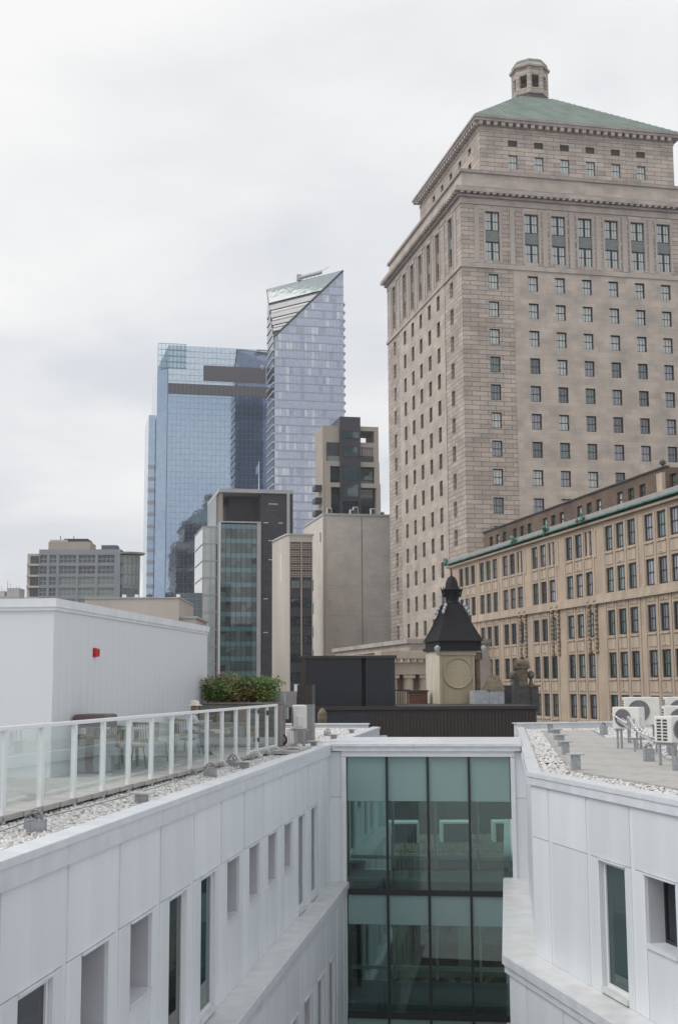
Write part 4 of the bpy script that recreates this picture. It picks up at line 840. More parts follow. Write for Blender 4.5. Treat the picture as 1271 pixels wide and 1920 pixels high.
MB().box(0.3, 0.75, 0.1, 0.6, 0.9, 1.75).build('shaft', M['oldstone'], t); MB().box(0.22, 0.86, 0.02, 0.68, 1.75, 1.85).build('shaft_band', M['oldstone'], t)
MB().cyl((0.22, 0.35, 1.95), (0.86, 0.35, 1.95), 0.24, 14).build('barrel_cap', M['oldstone'], t)
for x in (0.08, 0.98): MB().lathe((x, 0.3, 0.9), [(0.10, 0), (0.13, 0.08), (0.08, 0.2), (0.07, 0.34), (0.17, 0.44), (0.19, 0.54), (0.15, 0.66), (0.04, 0.74)], 10).build('ball_finial', M['oldstone'], t)
bx('pier', M['slate'], t, 0.86, 1.2, -0.1, 0.7, -0.3, 0.85); bx('pier_cap', M['oldstone'], t, 0.82, 1.28, -0.15, 0.75, 0.85, 0.95)
t = thing('steam_stack', 'short pipe stack with round railed head behind the turret', 'stack', (8.6, 95, 2.0))
MB().cyl((0, 0, 0), (0, 0, 5.2), 0.22, 10).build('pipe', M['concrete'], t); MB().lathe((0, 0, 4.9), [(0.3, 0), (0.95, 0.1), (0.95, 0.4), (0.4, 0.5)], 14).build('head', M['zinc'], t); MB().torus((0, 0, 6.1), (0, 0, 1), 1.1, 0.03, 20, 5).build('guard_rail', M['zinc'], t)
for k in range(6): MB().cyl((1.1 * math.cos(k), 1.1 * math.sin(k), 5.2), (1.1 * math.cos(k), 1.1 * math.sin(k), 6.1), 0.025, 5).build('guard_post', M['zinc'], t)
bx('stack_box', M['slate'], t, 0.35, 1.3, -0.3, 0.5, 2.0, 4.6)

# ================================================================== STONE PODIUM with columns
PD = thing('bank_hall', 'low limestone hall with cream columns under its cornice', 'building', (8.47, 140, 0), ROT_AB)
MB().box(0, 20, 3, 44, -26, 6.0).build('wall', M['towersmooth'], PD); MB().box(-0.35, 20.2, 2.8, 44.3, 6.0, 6.5).build('coping', M['towertrim'], PD)
HL = thing('colonnade', 'cream stone colonnade with dentilled cornice left of the turret', 'building', (3.3, 88, 0), ROT_AB)
MB().box(0.0, 3.6, 1.2, 8, -20, 2.3).build('wall', M['beigetrim'], HL)
for k in range(3): MB().cyl((0.45 + 1.15 * k, 0.5, -6), (0.45 + 1.15 * k, 0.5, 1.9), 0.36, 14).build('column', M['beigetrim'], HL); bx('capital', M['beigetrim'], HL, 0.03 + 1.15 * k, 0.87 + 1.15 * k, 0.08, 0.92, 1.9, 2.15)
bx('architrave', M['beigetrim'], HL, -0.3, 3.6, 0.0, 1.2, 2.16, 3.0); bx('cornice', M['beigetrim'], HL, -0.6, 3.9, -0.5, 1.3, 3.25, 3.7); bx('flat_roof', M['towertrim'], HL, -0.5, 3.8, -0.35, 8, 3.7, 3.8)
for k in range(8): bx('dentil', M['beigetrim'], HL, -0.4 + 0.5 * k, -0.15 + 0.5 * k, -0.38, -0.02, 3.02, 3.24)

# ================================================================== LIMESTONE TOWER
TW = thing('stone_tower', 'tall grey brown limestone office tower with green hipped copper roof and lantern', 'skyscraper', (17.38, 170, 0), ROT_AB)
WB, WA = 41.35, 41.9
colsB = [4.65] + [10.5 + 4.07 * k for k in range(6)] + [36.7]; colsA = [5.0, 11.5, 16.2, 21.0, 25.7, 30.5, 37.2]
rowsz = [58.6 - 3.98 * k for k in range(15)]
opsB = [(c - 0.75, c + 0.75, z - 2.25, z, 0.4) for c in colsB for z in rowsz if z > 22]; opsA = [(c - 0.75, c + 0.75, z - 2.25, z, 0.55) for c in colsA for z in rowsz]
mb = MB(); wall(mb, 'y', 0, 0, WB, -26, 59.5, opsB, 0.4, 1); wall(mb, 'x', 0, 0, WA, -26, 59.5, opsA, 0.4, 1)
mb.quad((WB, 0, -26), (WB, WA, -26), (WB, WA, 59.5), (WB, 0, 59.5)); mb.build('wall', M['towerstone'], TW)
# smooth ashlar fields between the rusticated corner piers, 6 cm proud
sm = MB(); wall(sm, 'y', -0.06, 7.6, 33.8, -26, 59.4, [o for o in opsB if 7.6 < o[0] < 33], 0.06, 1); sm.build('ashlar_field', M['towersmooth'], TW)
sm = MB(); wall(sm, 'x', -0.06, 8.2, 33.9, -26, 59.4, [o for o in opsA if 8.2 < o[0] < 33], 0.06, 1); sm.build('ashlar_field', M['towersmooth'], TW)
PV = [M['pane_sky'], M['pane_mid'], M['pane_dark'], M['pane_green'], M['pane_mid'], M['pane_sky']]
for i, o in enumerate(opsB): window(TW, ((o[0] + o[1]) / 2, 0.26, o[2]), 'y', 1.5, 2.25, (M['pane_sky'] if (o[3] > 50 or rng.random() < 0.25) else PV[int(rng.integers(1, 5))]), 3, fr=0.14, bar=0.05)
for i, o in enumerate(opsA): window(TW, (0.42, (o[0] + o[1]) / 2, o[2]), 'x', 1.5, 2.25, M['pane_dark'] if rng.random() < 0.7 else M['pane_mid'], 3, fr=0.14)
# two-storey pilastered top
opsB2 = [(c - 1.05, c + 1.05, 60.6, 67.75, 0.55) for c in colsB]; opsA2 = [(c - 0.95, c + 0.95, 60.9, 68.2, 0.6) for c in colsA]
mb = MB(); wall(mb, 'y', 0, 0, WB, 59.5, 69.0, opsB2, 0.5, 1); wall(mb, 'x', 0, 0, WA, 59.5, 69.0, opsA2, 0.5, 1); mb.build('upper_wall', M['towerstone'], TW)
for c in colsB:
    for (z0, h) in ((60.6, 2.75), (65.0, 2.75)): window(TW, (c, 0.3, z0), 'y', 2.1, h, M['pane_sky'], 4, M['rustframe'] if False else M['sash'], fr=0.12)
    bx('mullion', M['sash'], TW, c - 0.13, c + 0.13, 0.22, 0.299, 60.6, 67.75); bx('spandrel_panel', M['bronzepanel'], TW, c - 1.04, c + 1.04, 0.2, 0.5, 63.4, 64.96)
    bx('window_surround', M['towertrim'], TW, c - 1.45, c + 1.45, -0.10, -0.002, 67.76, 68.2)
    for s_ in (-1, 1): bx('window_surround', M['towertrim'], TW, c + s_ * 1.06, c + s_ * 1.35, -0.10, -0.002, 60.3, 67.75)
for c in colsA:
    for (z0, h) in ((60.9, 2.85), (65.35, 2.85)): window(TW, (0.32, c, z0), 'x', 1.9, h, M['pane_dark'], 4, fr=0.12)
    bx('spandrel_panel', M['bronzepanel'], TW, 0.2, 0.5, c - 0.94, c + 0.94, 63.76, 65.3); bx('window_surround', M['towertrim'], TW, -0.12, -0.002, c - 1.4, c + 1.4, 68.21, 68.6)
    for s_ in (-1, 1): bx('window_surround', M['towertrim'], TW, -0.12, -0.002, c + s_ * 0.96, c + s_ * 1.25, 60.4, 68.2)
for c in [2.3, 7.6] + [12.5 + 4.07 * k for k in range(5)] + [33.8, 39.0]: bx('pilaster', M['towertrim'], TW, c - 0.35, c + 0.35, -0.14, -0.001, 60.1, 68.3)
for c in [2.4, 8.2, 13.8, 18.6, 23.3, 28.1, 33.9, 39.4]: bx('pilaster', M['towertrim'], TW, -0.14, -0.001, c - 0.35, c + 0.35, 60.1, 68.3)
def belt(name, mt, ov, z0, z1): MB().prism([(-ov, -ov), (WB + ov, -ov), (WB + ov, WA + ov), (-ov, WA + ov)], z0, z1).build(name, mt, TW)
belt('belt_course', M['towertrim'], 0.22, 59.35, 59.75); belt('belt_course', M['towertrim'], 0.12, 59.75, 60.05); belt('frieze', M['towertrim'], 0.08, 68.7, 69.6)
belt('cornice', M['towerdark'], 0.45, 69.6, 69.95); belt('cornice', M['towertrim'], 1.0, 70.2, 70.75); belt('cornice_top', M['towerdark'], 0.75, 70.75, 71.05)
dn = MB()
for k in range(int(WB / 0.95) + 1): dn.box(0.95 * k - 0.25, 0.95 * k + 0.25, -0.95, -0.3, 69.95, 70.2)
for k in range(int(WA / 0.95) + 1): dn.box(-0.95, -0.3, 0.95 * k - 0.25, 0.95 * k + 0.25, 69.95, 70.2)
tag(dn.build('modillions', M['towertrim'], TW), kind='stuff')
MB().prism([(0.3, 0.3), (WB - 0.3, 0.3), (WB - 0.3, WA - 0.3), (0.3, WA - 0.3)], 71.05, 73.4).build('attic_parapet', M['towersmooth'], TW); MB().prism([(0.0, 0.0), (WB, 0.0), (WB, WA), (0.0, WA)], 73.4, 73.85).build('parapet_coping', M['towerdark'], TW)
# set-back upper block
ux0, ux1, uy0, uy1 = 4.6, 35.4, 4.6, 36.6
ucB = [9.7 + 4.07 * k for k in range(6)]; ucA = [9.4 + 4.75 * k for k in range(5)]
uo = [(c - 0.72, c + 0.72, 76.4, 78.6, 0.4) for c in ucB] + [(c - 0.72, c + 0.72, 79.9, 80.85, 0.25) for c in ucB]; ua = [(c - 0.72, c + 0.72, 76.6, 78.8, 0.4) for c in ucA] + [(c - 0.72, c + 0.72, 80.2, 81.2, 0.3) for c in ucA]
mb = MB(); wall(mb, 'y', uy0, ux0, ux1, 73, 83.2, uo, 0.4, 1); wall(mb, 'x', ux0, uy0, uy1, 73, 83.2, ua, 0.4, 1); mb.quad((ux1, uy0, 73), (ux1, uy1, 73), (ux1, uy1, 83.2), (ux1, uy0, 83.2)); mb.build('upper_block_wall', M['towerstone'], TW)
for c in ucB: window(TW, (c, uy0 + 0.28, 76.4), 'y', 1.44, 2.2, M['pane_sky'], 3); bx('vent_panel', M['brownclad'], TW, c - 0.72, c + 0.72, uy0 + 0.2, uy0 + 0.26, 79.9, 80.85)
for c in ucA: window(TW, (ux0 + 0.3, c, 76.6), 'x', 1.44, 2.2, M['pane_dark'], 3); bx('vent_panel', M['sash'], TW, ux0 + 0.25, ux0 + 0.3, c - 0.72, c + 0.72, 80.2, 81.2)
def ubelt(name, mt, ov, z0, z1): MB().prism([(ux0 - ov, uy0 - ov), (ux1 + ov, uy0 - ov), (ux1 + ov, uy1 + ov), (ux0 - ov, uy1 + ov)], z0, z1).build(name, mt, TW)
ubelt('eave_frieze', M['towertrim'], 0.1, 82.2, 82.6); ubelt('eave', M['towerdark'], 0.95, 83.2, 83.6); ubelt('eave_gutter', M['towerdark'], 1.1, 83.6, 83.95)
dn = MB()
for k in range(int((ux1 - ux0) / 1.15) + 1): dn.box(ux0 + 1.15 * k - 0.28, ux0 + 1.15 * k + 0.28, uy0 - 0.85, uy0 - 0.05, 82.65, 83.2)
for k in range(int((uy1 - uy0) / 1.15) + 1): dn.box(ux0 - 0.85, ux0 - 0.05, uy0 + 1.15 * k - 0.28, uy0 + 1.15 * k + 0.28, 82.65, 83.2)
tag(dn.build('modillions', M['towertrim'], TW), kind='stuff')
lx, ly, lh = 18.9, 20.6, 94.7
e = 1.05; rc = [(ux0 - e, uy0 - e, 83.95), (ux1 + e, uy0 - e, 83.95), (ux1 + e, uy1 + e, 83.95), (ux0 - e, uy1 + e, 83.95)]; hw = 2.9
tcn = [(lx - hw, ly - hw, lh), (lx + hw, ly - hw, lh), (lx + hw, ly + hw, lh), (lx - hw, ly + hw, lh)]
rf = MB()
for i in range(4): rf.quad(rc[i], rc[(i + 1) % 4], tcn[(i + 1) % 4], tcn[i])
rf.build('roof', M['copper'], TW)
for i in (0, 3):
    a0, a1, b0, b1 = Vector(rc[i]), Vector(rc[(i + 1) % 4]), Vector(tcn[i]), Vector(tcn[(i + 1) % 4])
    sm = MB()
    n_s = 46
    for k in range(n_s + 1):
        p = a0.lerp(a1, k / n_s)
        # seam runs straight up the slope until it meets a hip or the lantern curb
        best = 1.0; d1 = (a1 - a0); ax_ = d1.normalized(); s0 = (b0 - a0).dot(ax_); s1 = (a1 - b1).dot(ax_); L_ = d1.length; u = k / n_s * L_
        fr_ = 1.0 if s0 <= u <= L_ - s1 else (u / s0 if u < s0 else (L_ - u) / s1)
        up_ = ((b0 - a0) - ax_ * s0); q = p + up_ * fr_
        if fr_ > 0.03: sm.cyl(p + Vector((0, 0, 0.03)), q + Vector((0, 0, 0.03)), 0.07, 4)
    tag(sm.build('roof_seams', M['copper'], TW), kind='stuff')
MB().lathe((lx, ly, lh - 1.2), [(3.7, 0), (3.3, 0.9), (2.9, 1.6), (2.75, 2.2)], 8).build('lantern_base', M['slate'], TW)
ln = MB()
for k in range(8):
    a = math.pi / 8 + k * math.pi / 4; ln.lathe((lx + 2.55 * math.cos(a), ly + 2.55 * math.sin(a), lh + 0.9), [(0.42, 0), (0.42, 4.5)], 6)
    a2 = k * math.pi / 4; ca, sa = math.cos(a2), math.sin(a2); r_ = 2.45
    # arch header and sill between piers
    for (z0, z1) in ((lh + 0.9, lh + 1.9), (lh + 4.1, lh + 5.4)):
        P_ = [(lx + r_ * ca - 0.95 * -sa * s2 - 0.0, ly + r_ * sa - 0.95 * ca * s2) for s2 in (-1, 1)]
        ln.prism([(P_[0][0] - 0.2 * ca, P_[0][1] - 0.2 * sa), (P_[0][0] + 0.2 * ca, P_[0][1] + 0.2 * sa), (P_[1][0] + 0.2 * ca, P_[1][1] + 0.2 * sa), (P_[1][0] - 0.2 * ca, P_[1][1] - 0.2 * sa)], z0, z1)
ln.build('lantern', M['towerstone'], TW)
MB().lathe((lx, ly, lh + 5.4), [(3.25, 0), (3.35, 0.25), (3.05, 0.45), (2.9, 0.9)], 8).build('lantern_cornice', M['towertrim'], TW); MB().lathe((lx, ly, lh + 6.3), [(2.95, 0), (2.8, 0.4), (2.3, 0.75), (1.4, 1.1), (0.3, 1.3)], 8).build('lantern_roof', M['copper'], TW)

# ================================================================== BEIGE OFFICE BUILDING on the right
BG = thing('stone_office', 'beige stone office block with tripled sash windows and green copper cornice', 'building', (26.78, 100, 0), ROT_AB)
grp = [-2.9, 5.26, 13.25, 22.49, 31.66, 40.79, 48.86, 56.82]; tops = [15.48, 11.70, 7.90, 4.15, 0.42, -3.4, -7.2]
wy = [g_ - 2.32 * j for g_ in grp for j in range(3)]
bo = [(y - 1.58, y, z - 2.25, z, 0.35) for y in wy for z in tops]
mb = MB(); wall(mb, 'x', 0, -12, 61.0, -26, 16.3, bo, 0.35, 1); mb.quad((0, 61, -26), (30, 61, -26), (30, 61, 16.3), (0, 61, 16.3)); mb.quad((0, 61, 16.3), (30, 61, 16.3), (30, -12, 16.3), (0, -12, 16.3)); mb.build('wall', M['beige'], BG)
for i, o in enumerate(bo):
    window(BG, (0.12, (o[0] + o[1]) / 2, o[2]), 'x', 1.58, 2.25, [M['pane_green'], M['pane_dark'], M['pane_dark'], M['winglass_g']][int(rng.integers(4))] if o[3] < 9 else ([M['pane_green'], M['pane_dark'], M['pane_mid']][int(rng.integers(3))]), 3, fr=0.17)
for g_ in grp:
    for j in (0, 1):
        y = g_ - 1.58 - 2.32 * j - 0.37
        for (z0, z1) in ((9.5, 15.6), (-9, 8.6)): bx('pier', M['beigetrim'], BG, -0.07, -0.001, y - 0.16, y + 0.16, z0, z1)
    for y in (g_ + 0.35, g_ - 6.57): 
        for (z0, z1) in ((9.5, 15.6), (-9, 8.6)): bx('pier', M['beigetrim'], BG, -0.06, -0.001, y - 0.2, y + 0.2, z0, z1)
    for z in tops[1:]:
        for j in range(3):
            yc = g_ - 2.32 * j - 0.79
            if 8 < z < 9: continue
            zlo, zhi = z + 0.28, z + 1.25
            bx('spandrel_panel', M['beigetrim'], BG, -0.05, -0.001, yc - 0.78, yc + 0.78, zlo, zhi); bx('sill', M['beigetrim'], BG, -0.14, -0.051, yc - 0.8, yc + 0.8, zhi + 0.02, zhi + 0.16)
            if j == 1: MB().tube([(-0.07, yc + 0.2, zhi - 0.15), (-0.08, yc + 0.2, zlo + 0.25), (-0.08, yc - 0.05, zlo + 0.12)], 0.06, 5).build('relief', M['beigetrim'], BG)
MB().box(-0.30, -0.001, -12, 61.1, 8.62, 8.85).build('belt_course', M['beigetrim'], BG); MB().box(-0.18, -0.001, -12, 61.05, 8.851, 9.45).build('belt_frieze', M['beigetrim'], BG)
MB().box(-0.35, -0.001, -12, 61.2, 15.95, 16.15).build('cornice_bed', M['beigetrim'], BG)
MB().box(-0.62, 0.4, -12, 61.4, 16.36, 16.50).build('copper_cornice', M['verdigris'], BG); bx('lead_gutter', M['leadgrey'], BG, -0.5, 0.5, -12, 61.3, 16.50, 16.86); bx('attic_parapet', M['beigetrim'], BG, 0.55, 0.9, -12, 61, 16.3, 17.25)
for y in (17.9 - 1.0, 17.9 + 9.2 - 1.0, 27.1 + 8.1, 44.4 + 16):
    b = MB()
    for k in range(9): b.lathe((-0.75 + random.uniform(-0.2, 0.3), y + random.uniform(-0.55, 0.55), 16.3 + random.uniform(0, 0.75)), [(0.05, -0.22), (0.19, 0), (0.05, 0.25)], 6)
    b.build('copper_acroterion', M['verdigris'], BG)
for y in (16.2, 25.3, 34.4):
    for dy in (-0.75, 0.75):
        b = MB()
        for k in range(12): b.lathe((-0.16, y + dy + 0.04 * math.sin(k * 2), 8.9 - 0.42 * k), [(0.06, -0.24), (0.26 if k < 2 else 0.17, 0.0), (0.08, 0.2)], 6)
        b.build('garland', M['garland'], BG)
    for dy in (-0.75, 0.75): bx('pendant', M['beigetrim'], BG, -0.07, -0.001, y + dy - 0.25, y + dy + 0.25, 12.9, 15.4)
# brown brick attic storey
ao = []
for g_ in grp[1:7]:
    for j in (0, 1, 2): ao.append((g_ - 2.3 * j - 1.25, g_ - 2.3 * j - 0.05, 17.25, 18.6, 0.3))
mb = MB(); wall(mb, 'x', 1.3, 3.5, 51.0, 16.4, 19.35, ao, 0.3, 1); mb.quad((1.3, 51, 16.4), (14, 51, 16.4), (14, 51, 19.35), (1.3, 51, 19.35)); mb.quad((1.3, 3.5, 19.35), (14, 3.5, 19.35), (14, 51, 19.35), (1.3, 51, 19.35)); mb.quad((1.3, 3.5, 16.4), (14, 3.5, 16.4), (14, 3.5, 19.35), (1.3, 3.5, 19.35)); mb.build('attic_wall', M['brownbrick'], BG)
for o in ao: window(BG, (1.5, (o[0] + o[1]) / 2, 17.25), 'x', 1.2, 1.35, M['pane_green'] if rng.random() < 0.6 else M['pane_sky'], 2)
bx('attic_coping', M['slate'], BG, 1.15, 1.6, 3.4, 51.1, 19.35, 19.47); bx('end_pier', M['beigetrim'], BG, 0.95, 1.29, 3.6, 4.6, 16.8, 18.9)
t = thing('satellite_dish', 'small white satellite dish on the brown brick attic', 'satellite dish', (29.0, 100.9, 19.0), ROT_AB); MB().cyl((0, 0, -0.7), (0, 0, 0.1), 0.05, 6).build('mast', M['zinc'], t)
dsh = MB().lathe((0, 0, 0), [(0.05, 0), (0.35, 0.07), (0.52, 0.17), (0.55, 0.2)], 16).build('dish', M['zinc'], t, smooth=True); dsh.rotation_euler = (R(100), 0, R(-35)); dsh.location = (0, -0.1, 0.2)
t = thing('roof_globe', 'small grey domed vent on the attic roof edge', 'vent', (27.2, 104.2, 19.4)); MB().lathe((0, 0, 0), [(0.08, 0), (0.08, 0.2), (0.27, 0.28), (0.27, 0.5), (0.1, 0.65)], 10).build('cowl', M['slate'], t)

# ================================================================== BACKGROUND BUILDINGS
# taupe brick block and its stair tower
GB = thing('brick_block', 'plain taupe brick slab building with one windowed side strip', 'building', (-2.78, 220, 0), ROT_AB)
so = [(2.0, 3.2, 26.5, 28.2, 0.3)] + [(9.3, 14.3, 20.3 - 4.25 * k - 2.0, 20.3 - 4.25 * k, 0.3) for k in range(6)]
mb = MB(); wall(mb, 'x', 0, 0, 19, -26, 31.0, so, 0.3, 1); mb.quad((0, 0, -26), (30, 0, -26), (30, 0, 31), (0, 0, 31)).quad((0, 0, 31), (30, 0, 31), (30, 19, 31), (0, 19, 31)); mb.build('wall', M['greybrick'], GB)
for o in so[1:]: window(GB, (0.2, (o[0] + o[1]) / 2, o[2]), 'x', 5.0, 2.0, M['win_dark'], 4, rail=False)
window(GB, (0.2, 2.6, 26.5), 'x', 1.2, 1.7, M['win_dark'], 1, rail=False)
bx('coping', M['concrete'], GB, -0.15, 30, -0.15, 19, 31.0, 31.35); bx('corner_pier', M['taupe'], GB, -0.1, 0.35, -0.10, -0.001, -26, 30.9); bx('expansion_joint', M['slate'], GB, 6.9, 7.0, -0.02, -0.001, -26, 30.9)
for z in (18.5, 13.2, 8.0): bx('seam', M['taupe'], GB, 0.4, 30, -0.02, -0.001, z, z + 0.12)
for k, (x, h) in enumerate(((1.0, 1.2), (5.2, 1.0), (5.8, 1.5), (9.0, 1.3), (10.6, 0.7))): 
    t = thing('roof_unit', ['pale roof unit at the corner of the taupe slab roof', 'short pale roof unit beside the tall one on the taupe slab', 'tallest pale roof unit on the taupe slab', 'square pale roof unit right of the tallest on the taupe slab', 'lowest pale roof unit on the taupe slab'][k], 'vent', Matrix.Rotation(ROT_AB, 4, 'Z') @ Vector((x, 1.5, 31.35)) + Vector((-2.78, 220, 0)), ROT_AB, 'roof units on the taupe slab'); bx('body', M['concrete'], t, 0, 0.9, 0, 0.8, 0, h, cham=0.05); bx('louvre', M['slate'], t, 0.15, 0.75, -0.02, -0.001, 0.2, h - 0.2)
ST = thing('stair_tower', 'narrow taupe concrete tower with dark window strip and screen block top', 'building', (-8.56, 205, 0), ROT_AB)
MB().prism([(0, 0.6), (0.4, 0), (4.3, 0), (4.3, 7), (-0.2, 14), (-0.6, 9)], -26, 25.7).build('wall', M['taupe'], ST); MB().prism([(-0.15, 0.5), (0.35, -0.15), (4.5, -0.15), (4.5, 7), (-0.2, 14.2), (-0.75, 9)], 25.7, 26.0).build('coping', M['concrete'], ST)
bx('dark_recess', M['charcoal'], ST, 0.55, 4.1, -0.06, -0.001, -26, 24.6); bx('mullion', M['tan'], ST, 2.25, 2.5, -0.22, -0.061, -26, 24.6)
for k in range(5):
    for (a, b) in ((0.6, 2.2), (2.55, 4.05)):
        p = MB()
        for i in range(6): p.box(a + 0.03 + i * (b - a) / 6, a + 0.11 + i * (b - a) / 6, -0.16, -0.062, 23.4 - 1.15 * k, 24.4 - 1.15 * k)
        for i in range(3): p.box(a, b, -0.14, -0.062, 23.45 + 0.33 * i - 1.15 * k, 23.55 + 0.33 * i - 1.15 * k)
        p.build('screen_block', M['tan'], ST)
for k in range(10):
    for (a, b) in ((0.6, 2.2), (2.55, 4.05)):
        z = 18.4 - 3.0 * k; bx('spandrel', M['charcoal'], ST, a, b, -0.12, -0.062, z - 3.0, z - 1.55); o = window(ST, ((a + b) / 2, -0.16, z - 1.5), 'y', round(b - a, 2), 1.45, M['win_dark'] if (k + int(a)) % 3 else M['win_teal'], 2, rail=False)
for (y, z0, z1) in ((4.5, 18.5, 23), (7.2, 9.5, 12.5)): MB().prism([(-0.28 - 0.06 * y * 0.2, y), (-0.2, y - 0.4), (-0.12, y), (-0.2, y + 0.5)], z0, z1).build('light_slot', M['white'], ST)
# charcoal brick office with teal curtain wall
DK = thing('office_tower', 'charcoal brick office tower with teal banded curtain wall under a framed roof terrace', 'building', (-24.8, 260, 0), ROT_AB)
MB().box(8.6, 15.4, 0, 22, -26, 41.3).build('brick_wall', M['darkbrick'], DK); MB().box(0.3, 8.6, 1.2, 22, -26, 34.9).build('core', M['charcoal'], DK); MB().box(2.6, 8.6, 5, 22, 34.9, 41.2).build('terrace_wall', M['charcoal'], DK)
bx('roof_frame', M['concrete'], DK, -0.3, 15.5, -0.3, 22, 41.3, 42.1); bx('frame_leg', M['concrete'], DK, 14.1, 14.7, -0.35, -0.001, 2, 41.3)
for y in (0.2, 3.2, 5.4, 8.0): bx('terrace_column', M['tan'], DK, 0.0, 0.6, y, y + 0.6, 34.9, 41.3)
bx('side_wall', M['greyclad'], DK, -0.25, 0.28, 5.0, 22, -26, 41.3); bx('side_wall', M['greyclad'], DK, -0.1, 0.29, 1.2, 4.9, -26, 34.9)
bx('glazing_cap', M['concrete'], DK, 0.0, 8.6, -0.3, 1.2, 34.9, 35.2); bx('corner_strip', M['white'], DK, -0.15, 0.15, -0.3, 0.0, -26, 34.9); bx('pale_pier', M['concrete'], DK, 7.75, 8.59, -0.25, 1.0, -26, 34.9)
for k in range(12):
    zt_ = 34.6 - 3.05 * k; bx('spandrel_band', M['band_teal'], DK, 0.16, 7.74, -0.1, 1.1, zt_ - 0.95, zt_)
    for i in range(7):
        r_ = rng.random(); bx('pane', M['win_tealmid'] if r_ < 0.22 else (M['win_teal'] if r_ < 0.78 else M['win_dark']), DK, 0.18 + 1.08 * i, 0.18 + 1.08 * i + 1.04, -0.05, 0.0, zt_ - 3.04, zt_ - 0.96)
        if rng.random() < 0.3: bx('blind', M['win_tealmid'] if r_ > 0.33 else M['win_dark'], DK, 0.2 + 1.08 * i, 0.2 + 1.08 * i + 1.0, -0.065, -0.052, zt_ - 0.98 - rng.uniform(0.5, 1.4), zt_ - 0.98)
for i in range(8): bx('mullion', M['sash'], DK, 0.16 + 1.08 * i - 0.03, 0.16 + 1.08 * i + 0.03, -0.14, -0.101, -26, 34.7)
for (x, z, w_) in ((10.2, 39.0, 2.0), (9.2, 35.0, 1.0), (12.3, 35.0, 1.0), (10.2, 31.2, 1.0), (10.2, 27.2, 1.0), (9.2, 19.0, 0.9), (9.2, 12.0, 0.9)): bx('light_slot', M['white'], DK, x, x + w_, -0.03, -0.001, z, z + 0.15)
for x in (10.2, 11.8, 13.2): bx('brick_joint', M['charcoal'], DK, x, x + 0.08, -0.02, -0.0015, -20, 41)
SG = thing('side_annex', 'narrow glazed annex with white grid frames beside the charcoal tower', 'building', (-28.6, 263, 0), ROT_AB)
MB().box(0, 3.3, 0, 18, -26, 34.6).build('wall', M['pane_sky'], SG)
for k in range(16): bx('floor_band', M['concrete'], SG, -0.12, 3.3, -0.12, 18.1, 34.6 - 3.6 * k - 0.22, 34.6 - 3.6 * k)
for x in (-0.12, 1.5, 2.5): bx('mullion', M['concrete'], SG, x, x + 0.16, -0.14, -0.122, -26, 34.6)
bx('dark_strip', M['win_dark'], SG, 2.75, 3.35, -0.1, -0.0005, -26, 31.0)
FP = thing('flagpole', 'thin flagpole with a small blue and white flag on the charcoal tower', 'flagpole', Vector((-24.8, 260, 42.1)) + Matrix.Rotation(ROT_AB, 4, 'Z') @ Vector((8.6, 3, 0)))
MB().cyl((0, 0, 0), (0, 0, 6.6), 0.10, 7, 0.05).build('pole', M['white'], FP)
fl_ = MB()
for k in range(5):
    x0, x1 = -0.11 * k - 0.05, -0.11 * (k + 1) - 0.05; y0, y1 = 0.12 * math.sin(k * 1.3), 0.12 * math.sin((k + 1) * 1.3); d0, d1 = 0.32 * k, 0.32 * (k + 1); fl_.quad((x0, y0, 5.8 - d0), (x1, y1, 5.8 - d1), (x1, y1, 4.6 - d1 * 0.8), (x0, y0, 4.6 - d0 * 0.8)) if False else fl_.box(x1, x0, y0 - 0.02, y0 + 0.02, 4.3 - d0 * 0.5, 6.0 - d0 * 0.6)
fl_.build('flag', M['flag'], FP)
# blue glass tower
BT = thing('glass_tower', 'broad blue mirror glass office tower with mauve louvre bands', 'skyscraper', (-58.1, 420, 0), ROT_AB)
MB().prism([(0, 0), (44, 0), (44, 30), (-3.6, 30), (-3.6, 1.5)], -26, [116.8, 116.8, 116.8, 109.0, 109.0]).build('glass_body', M['blueglass'], BT)
MB().box(0.02, 36, -0.25, -0.01, 103.6, 116.9).build('upper_glass', M['blueglass2'], BT)
gl_ = MB()
for k in range(48): gl_.box(0.75 * k * 1.0 - 0.03, 0.75 * k + 0.03, -0.30, -0.251, 104, 116.8) if k % 2 == 0 else None
for k in range(25): gl_.box(1.5 * k - 0.03, 1.5 * k + 0.03, -0.05, -0.001, -20, 99.6)
for k in range(60): gl_.box(0, 36, -0.055, -0.002, 99.0 - 2.0 * k - 0.03, 99.0 - 2.0 * k + 0.03)
for k in range(6): gl_.box(0, 36, -0.31, -0.252, 104.5 + 2.1 * k - 0.05, 104.5 + 2.1 * k + 0.05)
tag(gl_.build('mullion_grid', M['bluelines'], BT), kind='stuff')
bx('louvre_band', M['louvre'], BT, 0.0, 40, -0.35, -0.002, 100.0, 103.5); bx('louvre_panel', M['louvre'], BT, 12.0, 33.5, -0.45, -0.26, 104.9, 110.3)
for k in range(26): bx('louvre_fin', M['greyclad'], BT, 1.4 * k, 1.4 * k + 0.08, -0.38, -0.351, 100.0, 103.5)
sc = MB()
for k in range(8): sc.box(-3.6 + 1.3 * k - 0.06, -3.6 + 1.3 * k + 0.06, -0.5, -0.35, 108.8, 117.4)
for k in range(5): sc.box(-3.6, 6.2, -0.5, -0.35, 108.9 + 2.1 * k, 109.05 + 2.1 * k)
sc.build('roof_screen_frame', M['bluelines'], BT); bx('roof_screen_glass', M['screen_glass'], BT, -3.5, 6.0, -0.34, -0.32, 109, 117.2); bx('corner_fin', M['bluelines'], BT, -0.3, 0.0, -0.4, 0.0, -20, 108.8)
bx('side_wing', M['blueglass'], BT, -6.0, -3.7, 6, 28, -26, 93.5)
